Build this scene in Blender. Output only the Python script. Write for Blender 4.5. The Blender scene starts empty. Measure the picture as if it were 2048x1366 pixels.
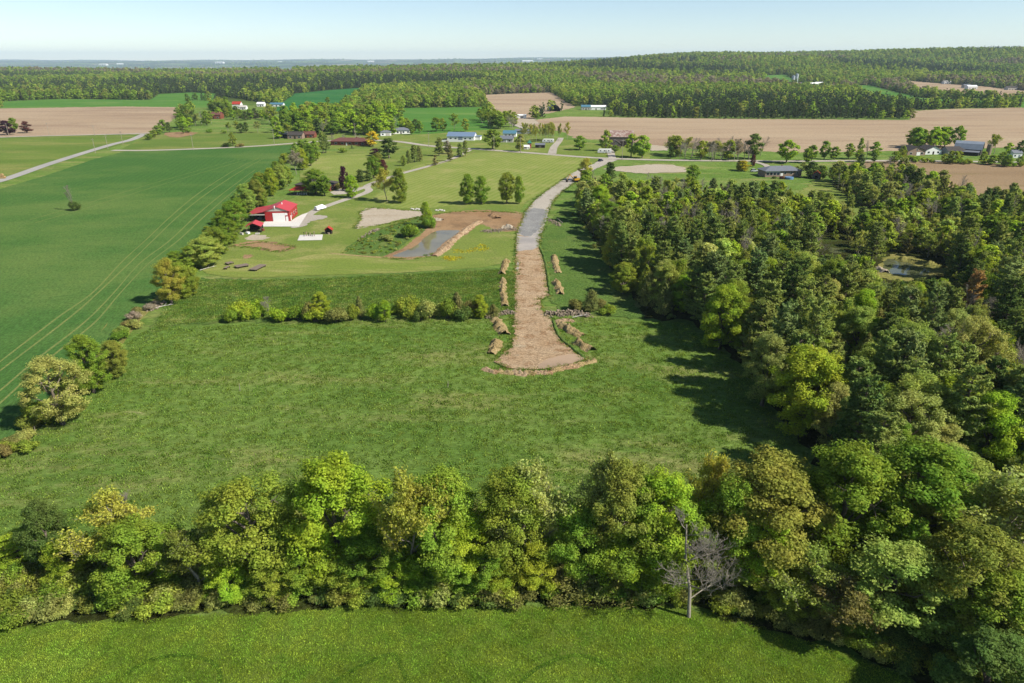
import bpy, bmesh, math, random
import numpy as np
from mathutils import Vector, noise as mnoise

SC = bpy.context.scene
COL = SC.collection
R = math.radians

# ------------------------------------------------------------------ camera, sky, sun, exposure
CAM_H, PITCH, FPX = 60.0, R(22.4), 1365.0
cam_d = bpy.data.cameras.new('camera'); cam = bpy.data.objects.new('camera', cam_d); COL.objects.link(cam)
cam.location = (0, 0, CAM_H); cam.rotation_euler = (R(90) - PITCH, 0, 0)
cam_d.sensor_width = 36; cam_d.lens = 36 * FPX / 2048
cam_d.clip_start = 1; cam_d.clip_end = 60000
SC.camera = cam

SUN_EL, SUN_AZ = R(43), R(112)          # azimuth clockwise from +Y
wd = bpy.data.worlds.new('World'); SC.world = wd; wd.use_nodes = True
nt = wd.node_tree; nt.nodes.clear()
sky = nt.nodes.new('ShaderNodeTexSky'); sky.sky_type = 'NISHITA'; sky.sun_disc = False
sky.sun_elevation = SUN_EL; sky.sun_rotation = SUN_AZ; sky.altitude = 200
sky.air_density = 0.8; sky.dust_density = 0.05; sky.ozone_density = 1.6
bgn = nt.nodes.new('ShaderNodeBackground'); bgn.inputs[1].default_value = 0.068
wo = nt.nodes.new('ShaderNodeOutputWorld')
nt.links.new(sky.outputs[0], bgn.inputs[0]); nt.links.new(bgn.outputs[0], wo.inputs[0])

sl = bpy.data.lights.new('sun', 'SUN'); sl.energy = 3.9; sl.angle = R(0.53); sl.color = (1.0, .95, .86)
sun = bpy.data.objects.new('sun', sl); COL.objects.link(sun)
to_sun = Vector((math.cos(SUN_EL) * math.sin(SUN_AZ), math.cos(SUN_EL) * math.cos(SUN_AZ), math.sin(SUN_EL)))
sun.rotation_euler = to_sun.to_track_quat('Z', 'Y').to_euler(); sun.location = (100, -40, 200)

SC.view_settings.view_transform = 'Standard'; SC.view_settings.look = 'None'
SC.view_settings.exposure = 1.0; SC.view_settings.gamma = 1.0
SC.cycles.max_bounces = 5; SC.cycles.diffuse_bounces = 4; SC.cycles.glossy_bounces = 2
SC.cycles.transmission_bounces = 3; SC.cycles.volume_bounces = 0; SC.cycles.transparent_max_bounces = 4

# ------------------------------------------------------------------ terrain and pixel -> ground
def sst(a, b, x):
    t = np.clip((x - a) / (b - a), 0, 1); return t * t * (3 - 2 * t)

def hz(x, y):
    x = np.asarray(x, float); y = np.asarray(y, float)
    z = 2.0 * sst(600, 1200, y) * np.sin(x / 310 + .6) * np.cos(y / 420)
    mid = 24 * sst(1250, 2500, y) * (1 + .22 * np.sin(x / 420 + 1.2) + .12 * np.sin(x / 170))
    mid = mid * (1 - .55 * sst(-250, -1500, x)) * (1 - .25 * sst(-150, 250, x))
    z = z + mid
    ridge = sst(-60, 1150, x - .06 * (y - 3000)) * sst(1700, 3500, y)
    z = z + ridge * (66 + 9 * np.sin(x / 330 + .8) + 6 * np.sin(x / 150 + y / 400))
    z = z + ridge * 9 * np.sin(x / 260 + y / 230) * sst(1800, 2600, y) * (1 - sst(3100, 3600, y))
    drop = sst(2650, 5200, y - 1300 * sst(0, 900, x))
    z = z * (1 - drop) - 105 * drop
    far = sst(7000, 22000, y)
    z = z + far * (150 + 95 * sst(-9000, 6000, x) + 12 * np.sin(x / 1500) + 8 * np.sin(x / 700 + 2))
    z = z + sst(5500, 9000, y) * (16 * np.sin(y / 900 + x / 2100) + 9 * np.sin(x / 800 - y / 1300))
    return z

CT, ST = math.cos(PITCH), math.sin(PITCH)
def ray(px, py):
    a = (px - 1024) / FPX; b = -(py - 683) / FPX
    return np.array([a, CT + b * ST, -ST + b * CT])
def G(px, py, z=None):
    """photo pixel -> point on the ground (z None) or on the level z metres above flat ground"""
    d = ray(px, py)
    if z is not None:
        t = (z - CAM_H) / d[2]; return Vector((d[0] * t, d[1] * t, z))
    t, st = 50.0, 0
    if d[2] < 0:
        tf = -CAM_H / d[2]
        if tf * d[1] < 600: return Vector((d[0] * tf, d[1] * tf, 0.0))
    t = 500.0
    while t < 26000:
        p = d * t + np.array([0, 0, CAM_H])
        if p[2] <= float(hz(p[0], p[1])): break
        t *= 1.012
    lo, hi = t / 1.012, t
    for _ in range(18):
        m = (lo + hi) / 2; p = d * m + np.array([0, 0, CAM_H])
        if p[2] <= float(hz(p[0], p[1])): hi = m
        else: lo = m
    p = d * hi; x, y = p[0], p[1]
    return Vector((x, y, float(hz(x, y))))

# ------------------------------------------------------------------ object helpers
def tag(o, label=None, cat=None, group=None, kind=None):
    if label: o['label'] = label
    if cat: o['category'] = cat
    if group: o['group'] = group
    if kind: o['kind'] = kind
    return o
def mobj(name, me, mat=None, parent=None, loc=None, rz=0):
    o = bpy.data.objects.new(name, me); COL.objects.link(o)
    if mat is not None and not me.materials: me.materials.append(mat)
    if parent is not None: o.parent = parent
    if loc is not None: o.location = loc
    if rz: o.rotation_euler = (0, 0, rz)
    return o
def empty(name, loc, rz=0, label=None, cat=None, group=None):
    o = bpy.data.objects.new(name, None); COL.objects.link(o); o.location = loc; o.rotation_euler = (0, 0, rz)
    o.empty_display_size = .3
    return tag(o, label, cat, group)
def mesh_np(name, V, quads=None, tris=None):
    me = bpy.data.meshes.new(name)
    V = np.asarray(V, np.float32)
    q = np.asarray(quads, np.int32).reshape(-1, 4) if quads is not None and len(quads) else np.zeros((0, 4), np.int32)
    t = np.asarray(tris, np.int32).reshape(-1, 3) if tris is not None and len(tris) else np.zeros((0, 3), np.int32)
    me.vertices.add(len(V)); me.vertices.foreach_set('co', V.ravel())
    me.loops.add(len(q) * 4 + len(t) * 3); me.polygons.add(len(q) + len(t))
    me.loops.foreach_set('vertex_index', np.concatenate([q.ravel(), t.ravel()]))
    ls = np.concatenate([np.arange(len(q)) * 4, len(q) * 4 + np.arange(len(t)) * 3]).astype(np.int32)
    me.polygons.foreach_set('loop_start', ls)
    me.update(calc_edges=True); me.validate()
    return me
class MB:
    def __init__(s): s.v = []; s.f = []
    def add(s, vs, fs):
        n = len(s.v); s.v += [tuple(p) for p in vs]; s.f += [tuple(i + n for i in f) for f in fs]; return s
    def box(s, x0, x1, y0, y1, z0, z1):
        return s.add([(x0,y0,z0),(x1,y0,z0),(x1,y1,z0),(x0,y1,z0),(x0,y0,z1),(x1,y0,z1),(x1,y1,z1),(x0,y1,z1)],
                     [(0,3,2,1),(4,5,6,7),(0,1,5,4),(1,2,6,5),(2,3,7,6),(3,0,4,7)])
    def prism(s, poly, a, b, axis='y'):
        """poly of (u,z) extruded along axis from a to b"""
        n = len(poly)
        f = (lambda u, z, t: (u, t, z)) if axis == 'y' else (lambda u, z, t: (t, u, z))
        vs = [f(u, z, a) for u, z in poly] + [f(u, z, b) for u, z in poly]
        fs = [tuple(range(n)), tuple(range(2*n-1, n-1, -1))] + [(i, i+n, (i+1) % n + n, (i+1) % n) for i in range(n)]
        return s.add(vs, fs)
    def cyl(s, c0, c1, r0, r1, n=8):
        tube(s.v, s.f, [c0, c1], [r0, r1], n, True); return s
    def mesh(s, name, bevel=0):
        me = bpy.data.meshes.new(name); me.from_pydata(s.v, [], s.f); me.update()
        bm = bmesh.new(); bm.from_mesh(me); bmesh.ops.recalc_face_normals(bm, faces=bm.faces)
        if bevel: bmesh.ops.bevel(bm, geom=bm.edges[:], offset=bevel, segments=2, affect='EDGES')
        bm.to_mesh(me); bm.free(); return me
    def build(s, name, mat, parent=None, loc=None, rz=0, bevel=0):
        return mobj(name, s.mesh(name, bevel), mat, parent, loc, rz)
def tube(V, F, pts, rad, n=5, cap=False):
    pts = [Vector(p) for p in pts]; base = len(V)
    for i, p in enumerate(pts):
        d = (pts[min(i+1, len(pts)-1)] - pts[max(i-1, 0)])
        d = d.normalized() if d.length > 1e-9 else Vector((0,0,1))
        u = d.orthogonal().normalized(); v = d.cross(u)
        for k in range(n):
            a = 2 * math.pi * k / n; q = p + (u * math.cos(a) + v * math.sin(a)) * rad[i]
            V.append((q.x, q.y, q.z))
    for i in range(len(pts) - 1):
        for k in range(n):
            a = base + i*n + k; b = base + i*n + (k+1) % n
            F.append((a, b, b+n, a+n))
    if cap:
        F.append(tuple(base + k for k in range(n))[::-1]); F.append(tuple(base + (len(pts)-1)*n + k for k in range(n)))

# ------------------------------------------------------------------ materials
def S(r, g, b, k=1.0):
    f = lambda c: (c/255/12.92 if c/255 <= .04045 else ((c/255+.055)/1.055)**2.4) * k
    return (f(r), f(g), f(b))
class NT:
    def __init__(s, name):
        s.m = bpy.data.materials.new(name); s.m.use_nodes = True; s.t = s.m.node_tree; s.t.nodes.clear()
        s.out = s.n('ShaderNodeOutputMaterial')
    def n(s, typ, **kw):
        nd = s.t.nodes.new(typ)
        for k, v in kw.items(): setattr(nd, k, v)
        return nd
    def l(s, a, b): s.t.links.new(a, b)
    def put(s, sock, v):
        if hasattr(v, 'is_linked') or hasattr(v, 'links'): s.l(v, sock)
        else: sock.default_value = (*v, 1) if isinstance(v, tuple) and len(v) == 3 and sock.type == 'RGBA' else v
    def pos(s, rot=0, scale=(1,1,1), obj=False):
        src = s.n('ShaderNodeTexCoord').outputs['Object'] if obj else s.n('ShaderNodeNewGeometry').outputs['Position']
        mp = s.n('ShaderNodeMapping'); s.l(src, mp.inputs[0]); mp.inputs['Rotation'].default_value = (0, 0, rot); mp.inputs['Scale'].default_value = scale
        return mp.outputs[0]
    def noise(s, vec, scale, detail=3, rough=.55, dist=0):
        nd = s.n('ShaderNodeTexNoise'); s.l(vec, nd.inputs['Vector']); nd.inputs['Scale'].default_value = scale
        nd.inputs['Detail'].default_value = detail; nd.inputs['Roughness'].default_value = rough; nd.inputs['Distortion'].default_value = dist
        return nd.outputs['Fac']
    def ramp(s, fac, a, b):
        nd = s.n('ShaderNodeMapRange'); nd.interpolation_type = 'SMOOTHSTEP'; s.l(fac, nd.inputs[0]); nd.inputs[1].default_value = a; nd.inputs[2].default_value = b
        return nd.outputs[0]
    def mix(s, fac, a, b, mode='MIX'):
        nd = s.n('ShaderNodeMix'); nd.data_type = 'RGBA'; nd.blend_type = mode
        s.put(nd.inputs[0], fac); s.put(nd.inputs[6], a); s.put(nd.inputs[7], b); return nd.outputs[2]
    def math(s, op, a, b=None):
        nd = s.n('ShaderNodeMath', operation=op); s.put(nd.inputs[0], a)
        if b is not None: s.put(nd.inputs[1], b)
        return nd.outputs[0]
    def bump(s, h, strength, dist):
        nd = s.n('ShaderNodeBump'); s.l(h, nd.inputs['Height']); nd.inputs['Strength'].default_value = strength; nd.inputs['Distance'].default_value = dist
        return nd.outputs[0]
    def bsdf(s, color, rough=.9, spec=.2, normal=None, metal=0):
        nd = s.n('ShaderNodeBsdfPrincipled'); s.put(nd.inputs['Base Color'], color); nd.inputs['Roughness'].default_value = rough
        nd.inputs['Specular IOR Level'].default_value = spec; nd.inputs['Metallic'].default_value = metal
        if normal is not None: s.l(normal, nd.inputs['Normal'])
        s.l(nd.outputs[0], s.out.inputs[0]); return nd
    def diff(s, color, normal=None):
        nd = s.n('ShaderNodeBsdfDiffuse'); s.put(nd.inputs[0], color)
        if normal is not None: s.l(normal, nd.inputs['Normal'])
        s.l(nd.outputs[0], s.out.inputs[0]); return nd

GK = .56
def ground_mat(name, c1, c2, c3=None, s12=.03, s3=.06, lim=(.55, .7), fine=1.2, fine_k=.5, stretch=(1,1,1), rot=0, bump=.5, bdist=.35, fstretch=(1,1,1), stripes=None, c4=None, s4=.2, lim4=(.62,.72)):
    c1, c2, c3, c4 = [None if c is None else tuple(v * GK for v in c) for c in (c1, c2, c3, c4)]; fine *= 2.2; fine_k *= 1.15
    t = NT(name); p = t.pos(rot, stretch); q = t.pos(rot + .5, fstretch)
    col = t.mix(t.ramp(t.noise(p, s12, 5, .6), .3, .7), c1, c2)
    if c3: col = t.mix(t.math('MULTIPLY', t.ramp(t.noise(p, s3, 6, .68), *lim), .85), col, c3)
    if c4: col = t.mix(t.math('MULTIPLY', t.ramp(t.noise(q, s4, 7, .75), *lim4), .9), col, c4)
    if stripes:
        period, srot, k, cs = stripes
        w = t.n('ShaderNodeTexWave', wave_type='BANDS', bands_direction='X'); t.l(t.pos(srot), w.inputs[0])
        w.inputs['Scale'].default_value = 2 * math.pi / (20 * period) ; w.inputs['Distortion'].default_value = 1.2; w.inputs['Detail'].default_value = 2; w.inputs['Detail Scale'].default_value = .5
        col = t.mix(t.math('MULTIPLY', w.outputs['Fac'], k), col, tuple(v * GK for v in cs))
    f = t.noise(q, fine, 6, .72)
    g = t.ramp(f, .28, .75)
    col = t.mix(1.0, col, t.mix(g, (1 - fine_k,) * 3, (1 + fine_k,) * 3), 'MULTIPLY')
    t.diff(col, t.bump(f, bump, bdist))
    return t.m
def plain(name, color, rough=.7, spec=.3, var=.25, scale=1.5, metal=0, c2=None):
    t = NT(name); p = t.pos(obj=True)
    f = t.ramp(t.noise(p, scale, 5, .65), .3, .75)
    d = tuple(c * (1 - var) for c in color); e = c2 if c2 else tuple(min(1, c * (1 + var * .5)) for c in color)
    t.bsdf(t.mix(f, d, e), rough, spec, None, metal); return t.m

M = {}
M['meadow'] = ground_mat('meadow', S(106,134,58), S(126,148,70), S(154,156,92), .022, .045, (.52,.72), .9, .42, c4=S(186,176,124), s4=.16, lim4=(.64,.76), fstretch=(.45,1.3,1), bump=.8, bdist=.5)
M['nearcrop'] = ground_mat('nearcrop', S(116,142,54), S(130,152,62), S(150,162,78), .03, .05, (.5,.75), 2.2, .38, fstretch=(1,.6,1), bump=.9, bdist=.35)
M['leftcrop'] = ground_mat('leftcrop', S(80,122,60), S(92,130,64), S(120,144,76), .012, .012, (.44,.66), 1.0, .3, stretch=(.7,1,1), stripes=(3.4, -.2, .22, S(106,142,72)), bump=.45, bdist=.3, fstretch=(1,.4,1))
M['pasture'] = ground_mat('pasture', S(112,138,62), S(128,150,70), S(158,160,90), .015, .02, (.45,.7), .35, .22, stretch=(.6,1.6,1))
M['lawn'] = ground_mat('lawn', S(126,148,68), S(144,158,78), S(176,172,106), .03, .05, (.48,.7), .8, .26, c4=S(200,188,134), s4=.12, lim4=(.6,.74))
M['mown'] = ground_mat('mown', S(138,158,72), S(152,166,82), S(180,176,110), .03, .06, (.5,.7), .8, .2, stripes=(3.2, .34, .42, S(182,184,110)))
M['hay'] = ground_mat('hay', S(140,158,74), S(160,166,86), S(188,180,116), .04, .08, (.45,.7), .8, .22, stretch=(.4,1.4,1), stripes=(1.8, 1.45, .3, S(120,148,62)))
M['darkgrass'] = ground_mat('darkgrass', S(102,134,64), S(118,144,70), S(144,154,84), .05, .08, (.5,.7), .7, .4, bump=.8, bdist=.6)
M['teal'] = ground_mat('teal', S(62,122,66), S(70,132,68), S(92,142,76), .006, .01, (.5,.7), .1, .1)
M['midgreen'] = ground_mat('midgreen', S(92,142,62), S(108,152,66), S(134,164,84), .008, .012, (.5,.7), .15, .12, stretch=(.5,1.5,1))
M['brown'] = ground_mat('brown', S(188,160,130), S(204,180,148), S(164,136,112), .006, .009, (.46,.66), .25, .2, stretch=(.35,1.6,1), stripes=(9, 1.35, .3, S(218,198,166)))
M['brown2'] = ground_mat('brown2', S(164,138,106), S(182,156,122), S(140,128,84), .01, .016, (.5,.7), .4, .22, stretch=(.35,1.6,1))
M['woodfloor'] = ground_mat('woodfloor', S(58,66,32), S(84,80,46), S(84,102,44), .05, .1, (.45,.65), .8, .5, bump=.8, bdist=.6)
M['gravel'] = ground_mat('gravel', S(200,190,174), S(216,206,190), S(180,170,152), .05, .1, (.5,.7), 1.2, .18, stretch=(1,.4,1))
M['wetgravel'] = ground_mat('wetgravel', S(158,157,154), S(178,176,170), S(136,134,130), .12, .2, (.5,.7), 1.2, .3)
M['asphalt'] = ground_mat('asphalt', S(188,184,176), S(202,197,188), None, .05, .1, (.5,.7), .8, .12)
M['dirt'] = ground_mat('dirt', S(214,180,140), S(228,198,160), S(186,148,110), .12, .22, (.5,.62), 1.6, .5, bump=1, bdist=.5, fstretch=(.5,1.2,1), c4=S(236,214,178), s4=.35, lim4=(.57,.68))
M['mud'] = ground_mat('mud', S(176,140,102), S(190,158,120), S(150,122,92), .06, .1, (.45,.65), .7, .2)
M['straw'] = ground_mat('straw', S(204,176,122), S(222,198,146), S(160,140,86), .25, .4, (.52,.68), 2.0, .45, bump=1, bdist=.5, c4=S(112,120,54), s4=.6, lim4=(.6,.72))
M['pad'] = ground_mat('pad', S(204,188,162), S(214,200,178), S(186,168,138), .04, .08, (.5,.7), .6, .16)
M['concrete'] = ground_mat('concrete', S(246,240,228), S(252,248,238), None, .1, .2, (.5,.7), .6, .08)
M['drygrass'] = ground_mat('drygrass', S(168,158,96), S(150,148,80), S(120,132,64), .1, .15, (.5,.7), .8, .4)

def water_mat(name, c, rough=.08):
    t = NT(name); p = t.pos()
    b = t.bsdf(t.mix(t.ramp(t.noise(p, .09, 4), .35, .7), c, tuple(x * .7 for x in c)), rough, .5, t.bump(t.noise(p, 1.3, 3), .06, .1))
    b.inputs['IOR'].default_value = 1.33
    return t.m
M['tramline'] = ground_mat('tramline', S(134,150,84), S(150,156,90), None, .1, .2, (.5,.7), .8, .3)
M['trackgrass'] = ground_mat('trackgrass', S(72,102,32), S(86,114,38), None, .1, .2, (.5,.7), .8, .4)
M['puddle'] = water_mat('puddle', S(172,158,138), .12)
M['mudpuddle'] = water_mat('mudpuddle', S(160,136,108), .16)
M['pond'] = water_mat('pond', S(120,112,86), .05)
M['woodpond'] = water_mat('woodpond', S(82,86,60), .05)

def leaf_mat(name, trans=.48, fixed=None, dv=.5, ramp=None):
    t = NT(name)
    oi = t.n('ShaderNodeObjectInfo'); geo = t.n('ShaderNodeNewGeometry')
    col = oi.outputs['Color']
    if fixed:
        rc = t.n('ShaderNodeRGB'); rc.outputs[0].default_value = (*fixed, 1); col = rc.outputs[0]
    if ramp:
        cr = t.n('ShaderNodeValToRGB'); cr.color_ramp.interpolation = 'LINEAR'
        el = cr.color_ramp.elements
        for i, (pp, cc) in enumerate(ramp):
            e = el[i] if i < 2 else el.new(pp)
            e.position = pp; e.color = (*cc, 1)
        t.l(oi.outputs['Random'], cr.inputs[0]); col = cr.outputs[0]
    if fixed:
        rb = t.n('ShaderNodeMapRange'); t.l(oi.outputs['Random'], rb.inputs[0]); rb.inputs[3].default_value = .72; rb.inputs[4].default_value = 1.28
        col = t.mix(1.0, col, rb.outputs[0], 'MULTIPLY')
    isl = geo.outputs['Random Per Island']
    v = t.n('ShaderNodeMapRange'); t.l(isl, v.inputs[0]); v.inputs[3].default_value = 1 - dv; v.inputs[4].default_value = 1 + dv * .8
    col = t.mix(1.0, col, v.outputs[0], 'MULTIPLY')
    rr = t.n('ShaderNodeMapRange'); t.l(oi.outputs['Random'], rr.inputs[0]); rr.inputs[3].default_value = .42; rr.inputs[4].default_value = .56
    hs = t.n('ShaderNodeHueSaturation'); hs.inputs['Saturation'].default_value = 1.0 if trans < .4 else 1.02
    nz = t.ramp(t.noise(t.pos(), .35, 2), .3, .7)
    hv = t.n('ShaderNodeMapRange'); t.l(nz, hv.inputs[0]); hv.inputs[3].default_value = .485; hv.inputs[4].default_value = .515
    t.l(hv.outputs[0], hs.inputs['Hue']); t.l(col, hs.inputs['Color'])
    d = t.n('ShaderNodeBsdfDiffuse'); t.l(hs.outputs[0], d.inputs[0])
    tr = t.n('ShaderNodeBsdfTranslucent'); t.l(t.mix(1.0, hs.outputs[0], (1.15, 1.1, .55), 'MULTIPLY'), tr.inputs[0])
    mx = t.n('ShaderNodeMixShader'); mx.inputs[0].default_value = trans
    t.l(d.outputs[0], mx.inputs[1]); t.l(tr.outputs[0], mx.inputs[2]); t.l(mx.outputs[0], t.out.inputs[0])
    return t.m
PAL = dict(bright=(.175,.242,.026), mid=(.118,.172,.024), dark=(.072,.104,.026), olive=(.148,.182,.028), bronze=(.145,.158,.032),
           pale=(.195,.210,.062), yellow=(.225,.225,.042), lime=(.178,.220,.026), pine=(.128,.158,.038), bluepine=(.112,.148,.048), cedar=(.125,.130,.038),
           cedarb=(.146,.134,.046), purple=(.042,.016,.026), copper=(.085,.034,.028), orange=(.40,.25,.025), grey=(.19,.165,.125), fresh=(.178,.222,.05), rust=(.22,.145,.055))
PAL = {k: tuple(min(.6, c * 2.0) for c in v) for k, v in PAL.items()}
M['leaf'] = leaf_mat('leaf')
M['needle'] = leaf_mat('needle', .3, dv=.5)
M['farleaf'] = leaf_mat('farleaf', .2, ramp=[(0, PAL['dark']), (1, PAL['olive']), (.12, (.095,.17,.034)), (.3, PAL['mid']), (.45, (.19,.30,.036)), (.58, (.235,.31,.05)), (.68, PAL['olive']), (.78, (.27,.30,.08)), (.86, (.2,.19,.11)), (.92, (.08,.13,.045))])
M['bark'] = plain('bark', (.16,.13,.10), .95, .1, .4, 2)
M['greybark'] = plain('greybark', (.27,.24,.19), .95, .1, .3, 2)
M['palebark'] = plain('palebark', (.46,.43,.38), .9, .1, .3, 2)
# ------------------------------------------------------------------ tree prototypes
def leaves_mesh(rng, C, N, size, aspect=.62):
    n = len(C); N = N / (np.linalg.norm(N, axis=1, keepdims=True) + 1e-9)
    u = np.cross(N, rng.normal(size=(n, 3))); u /= (np.linalg.norm(u, axis=1, keepdims=True) + 1e-9)
    v = np.cross(N, u); s = np.asarray(size).reshape(-1, 1)
    bend = N * s * rng.uniform(-.35, .35, (n, 1))
    V = np.empty((n, 4, 3)); V[:, 0] = C + u * s + bend; V[:, 1] = C + v * s * aspect; V[:, 2] = C - u * s + bend; V[:, 3] = C - v * s * aspect
    idx = np.arange(n * 4).reshape(n, 4)
    return V.reshape(-1, 3), np.concatenate([idx[:, [0, 1, 2]], idx[:, [0, 2, 3]]])
def unit(rng, n):
    d = rng.normal(size=(n, 3)); return d / np.linalg.norm(d, axis=1, keepdims=True)
def bez(a, b, sag=0., n=4, rng=None, wob=.0):
    a = np.asarray(a, float); b = np.asarray(b, float); out = []
    for i in range(n):
        t = i / (n - 1); p = a + (b - a) * t; p = p + np.array([0, 0, sag * 4 * t * (1 - t)])
        if rng is not None and 0 < i < n - 1: p = p + rng.normal(size=3) * wob
        out.append(tuple(p))
    return out

def broadleaf(seed, H=15., W=10., cb=.22, shape='round', lobes=18, per=12, nleaf=185, ls=.135, cr=1.0, limb=True, open_=0.):
    rng = np.random.default_rng(seed); V, F = [], []
    lean = rng.normal(size=2) * .25
    top = np.array([lean[0], lean[1], H * .78])
    tr = H * .0165 + .05
    tube(V, F, bez((0, 0, -.3), top, 0, 6, rng, .12), [tr * 1.5, tr * 1.05, tr * .9, tr * .7, tr * .45, tr * .2], 7)
    cz0, R0 = H * cb, W / 2
    prof = {'round': lambda t: np.sin(np.pi * (.1 + .88 * t) ** .85) ** .55, 'oval': lambda t: np.sin(np.pi * (.08 + .9 * t) ** .95) ** .75 * .98,
            'spread': lambda t: np.sin(np.pi * (.2 + .78 * t) ** 1.25) ** .6, 'tall': lambda t: np.sin(np.pi * (.1 + .88 * t) ** .8) ** .7}[shape]
    L = []
    ga = rng.uniform(0, 6.28)
    for i in range(lobes):
        t = (i + .5) / lobes; a = ga + i * 2.39996 + rng.normal() * .35
        r = R0 * prof(t); lr = R0 * rng.uniform(.30, .45) * (1.0 if t < .85 else .85)
        rad = max(0, r - lr * .85) * rng.uniform(.75, 1.08)
        z = cz0 + t * (H - cz0); z = min(max(z, cz0 + lr * .6), H - lr * .75)
        L.append((np.array([math.cos(a) * rad, math.sin(a) * rad, z]), lr))
    LC, LN, LS = [], [], []
    for c, lr in L:
        base = np.array([lean[0], lean[1], 0]) * (c[2] * .5 / H); s0 = np.array([base[0], base[1], max(H * .14, c[2] - lr * 1.1 - np.hypot(c[0], c[1]) * .55)])
        if limb: tube(V, F, bez(s0, c, -.25, 4, rng, .15), [tr * .55, tr * .42, tr * .3, tr * .12], 5)
        d = unit(rng, per); d[:, 2] = d[:, 2] * .85 + .18
        for k in range(per):
            if rng.random() < open_: continue
            q = c + d[k] * lr * np.array([1, 1, .82]) * rng.uniform(.62, 1.08)
            if limb and k % 2 == 0: tube(V, F, bez(c, q, -.05, 3, rng, .08), [tr * .16, tr * .11, tr * .04], 3)
            m = int(nleaf * rng.uniform(.6, 1.3)); e = unit(rng, m)
            rr = cr * rng.uniform(.7, 1.2); p = q + e * (rng.random((m, 1)) ** .45) * rr * np.array([1, 1, .8])
            out = (q - np.array([0, 0, H * .45])); out /= np.linalg.norm(out)
            LC.append(p); LN.append(e * .75 + out * .55 + np.array([0, 0, .45]) + rng.normal(size=(m, 3)) * .45); LS.append(ls * rng.uniform(.65, 1.3, m))
    LV, LT = leaves_mesh(rng, np.concatenate(LC), np.concatenate(LN), np.concatenate(LS))
    return (mesh_np('trunk', V, F), mesh_np('crown', LV, None, LT), float(np.percentile(LV[:, 2], 99.8)), W)

def bare(seed, H=13., W=8., levels=4, nleaf=0, ls=.16, fine=1.0, up=.45):
    rng = np.random.default_rng(seed); V, F = [], []; tips = []
    TV, TF = [], []
    def grow(p, d, ln, r, lev):
        n = 4; pts = [p]; dd = d.copy()
        for i in range(n - 1):
            dd = dd + rng.normal(size=3) * .13 + np.array([0, 0, .05]); dd /= np.linalg.norm(dd); pts.append(pts[-1] + dd * ln / (n - 1))
        rad = [r, r * .8, r * .6, r * .32]
        if lev <= 1: tube(V, F, pts, rad, 6 if lev == 0 else 4)
        else: tube(TV, TF, pts[::3] if lev > 2 else pts, [max(rad[0], .014), max(rad[-1], .008)] if lev > 2 else [max(x, .016) for x in rad], 3)
        if lev >= levels - 1: tips.append(pts[-1]); tips.append(pts[-2]); 
        if lev < levels:
            k = [13, 7, 6, 4][min(lev, 3)]; k = max(2, int(k * fine))
            for j in range(k):
                t = (.22 if lev == 0 else .25) + .75 * (j + rng.random()) / k; i = min(int(t * (n - 1)), n - 2); f = t * (n - 1) - i
                q = pts[i] + (pts[i + 1] - pts[i]) * f
                s = unit(rng, 1)[0]; s[2] = abs(s[2]) * .5; a = dd * (up if lev == 0 else .75) + s * (.9 if lev == 0 else .75); a /= np.linalg.norm(a)
                l2 = (W * .62 * (1.12 - .75 * t) if lev == 0 else ln * rng.uniform(.35, .6))
                grow(q, a, l2, r * (.42 if lev == 0 else .5) * (1 - .4 * t), lev + 1)
    grow(np.array([0., 0, -.3]), np.array([0., 0, 1]), H * .96, H * .0125 + .03, 0)
    me_t = mesh_np('trunk', V, F)
    if nleaf:
        T = np.array(tips); idx = rng.integers(0, len(T), nleaf); p = T[idx] + rng.normal(size=(nleaf, 3)) * .28
        LV, LT = leaves_mesh(rng, p, unit(rng, nleaf) + np.array([.1, 0, .5]), ls * rng.uniform(.6, 1.4, nleaf))
        nb = len(V); V2 = V + TV; F2 = F + [tuple(i + nb for i in f) for f in TF]
        return (mesh_np('trunk', V2, F2), mesh_np('crown', LV, None, LT), H, W)
    return (me_t, mesh_np('crown', TV, TF), H, W)

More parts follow.
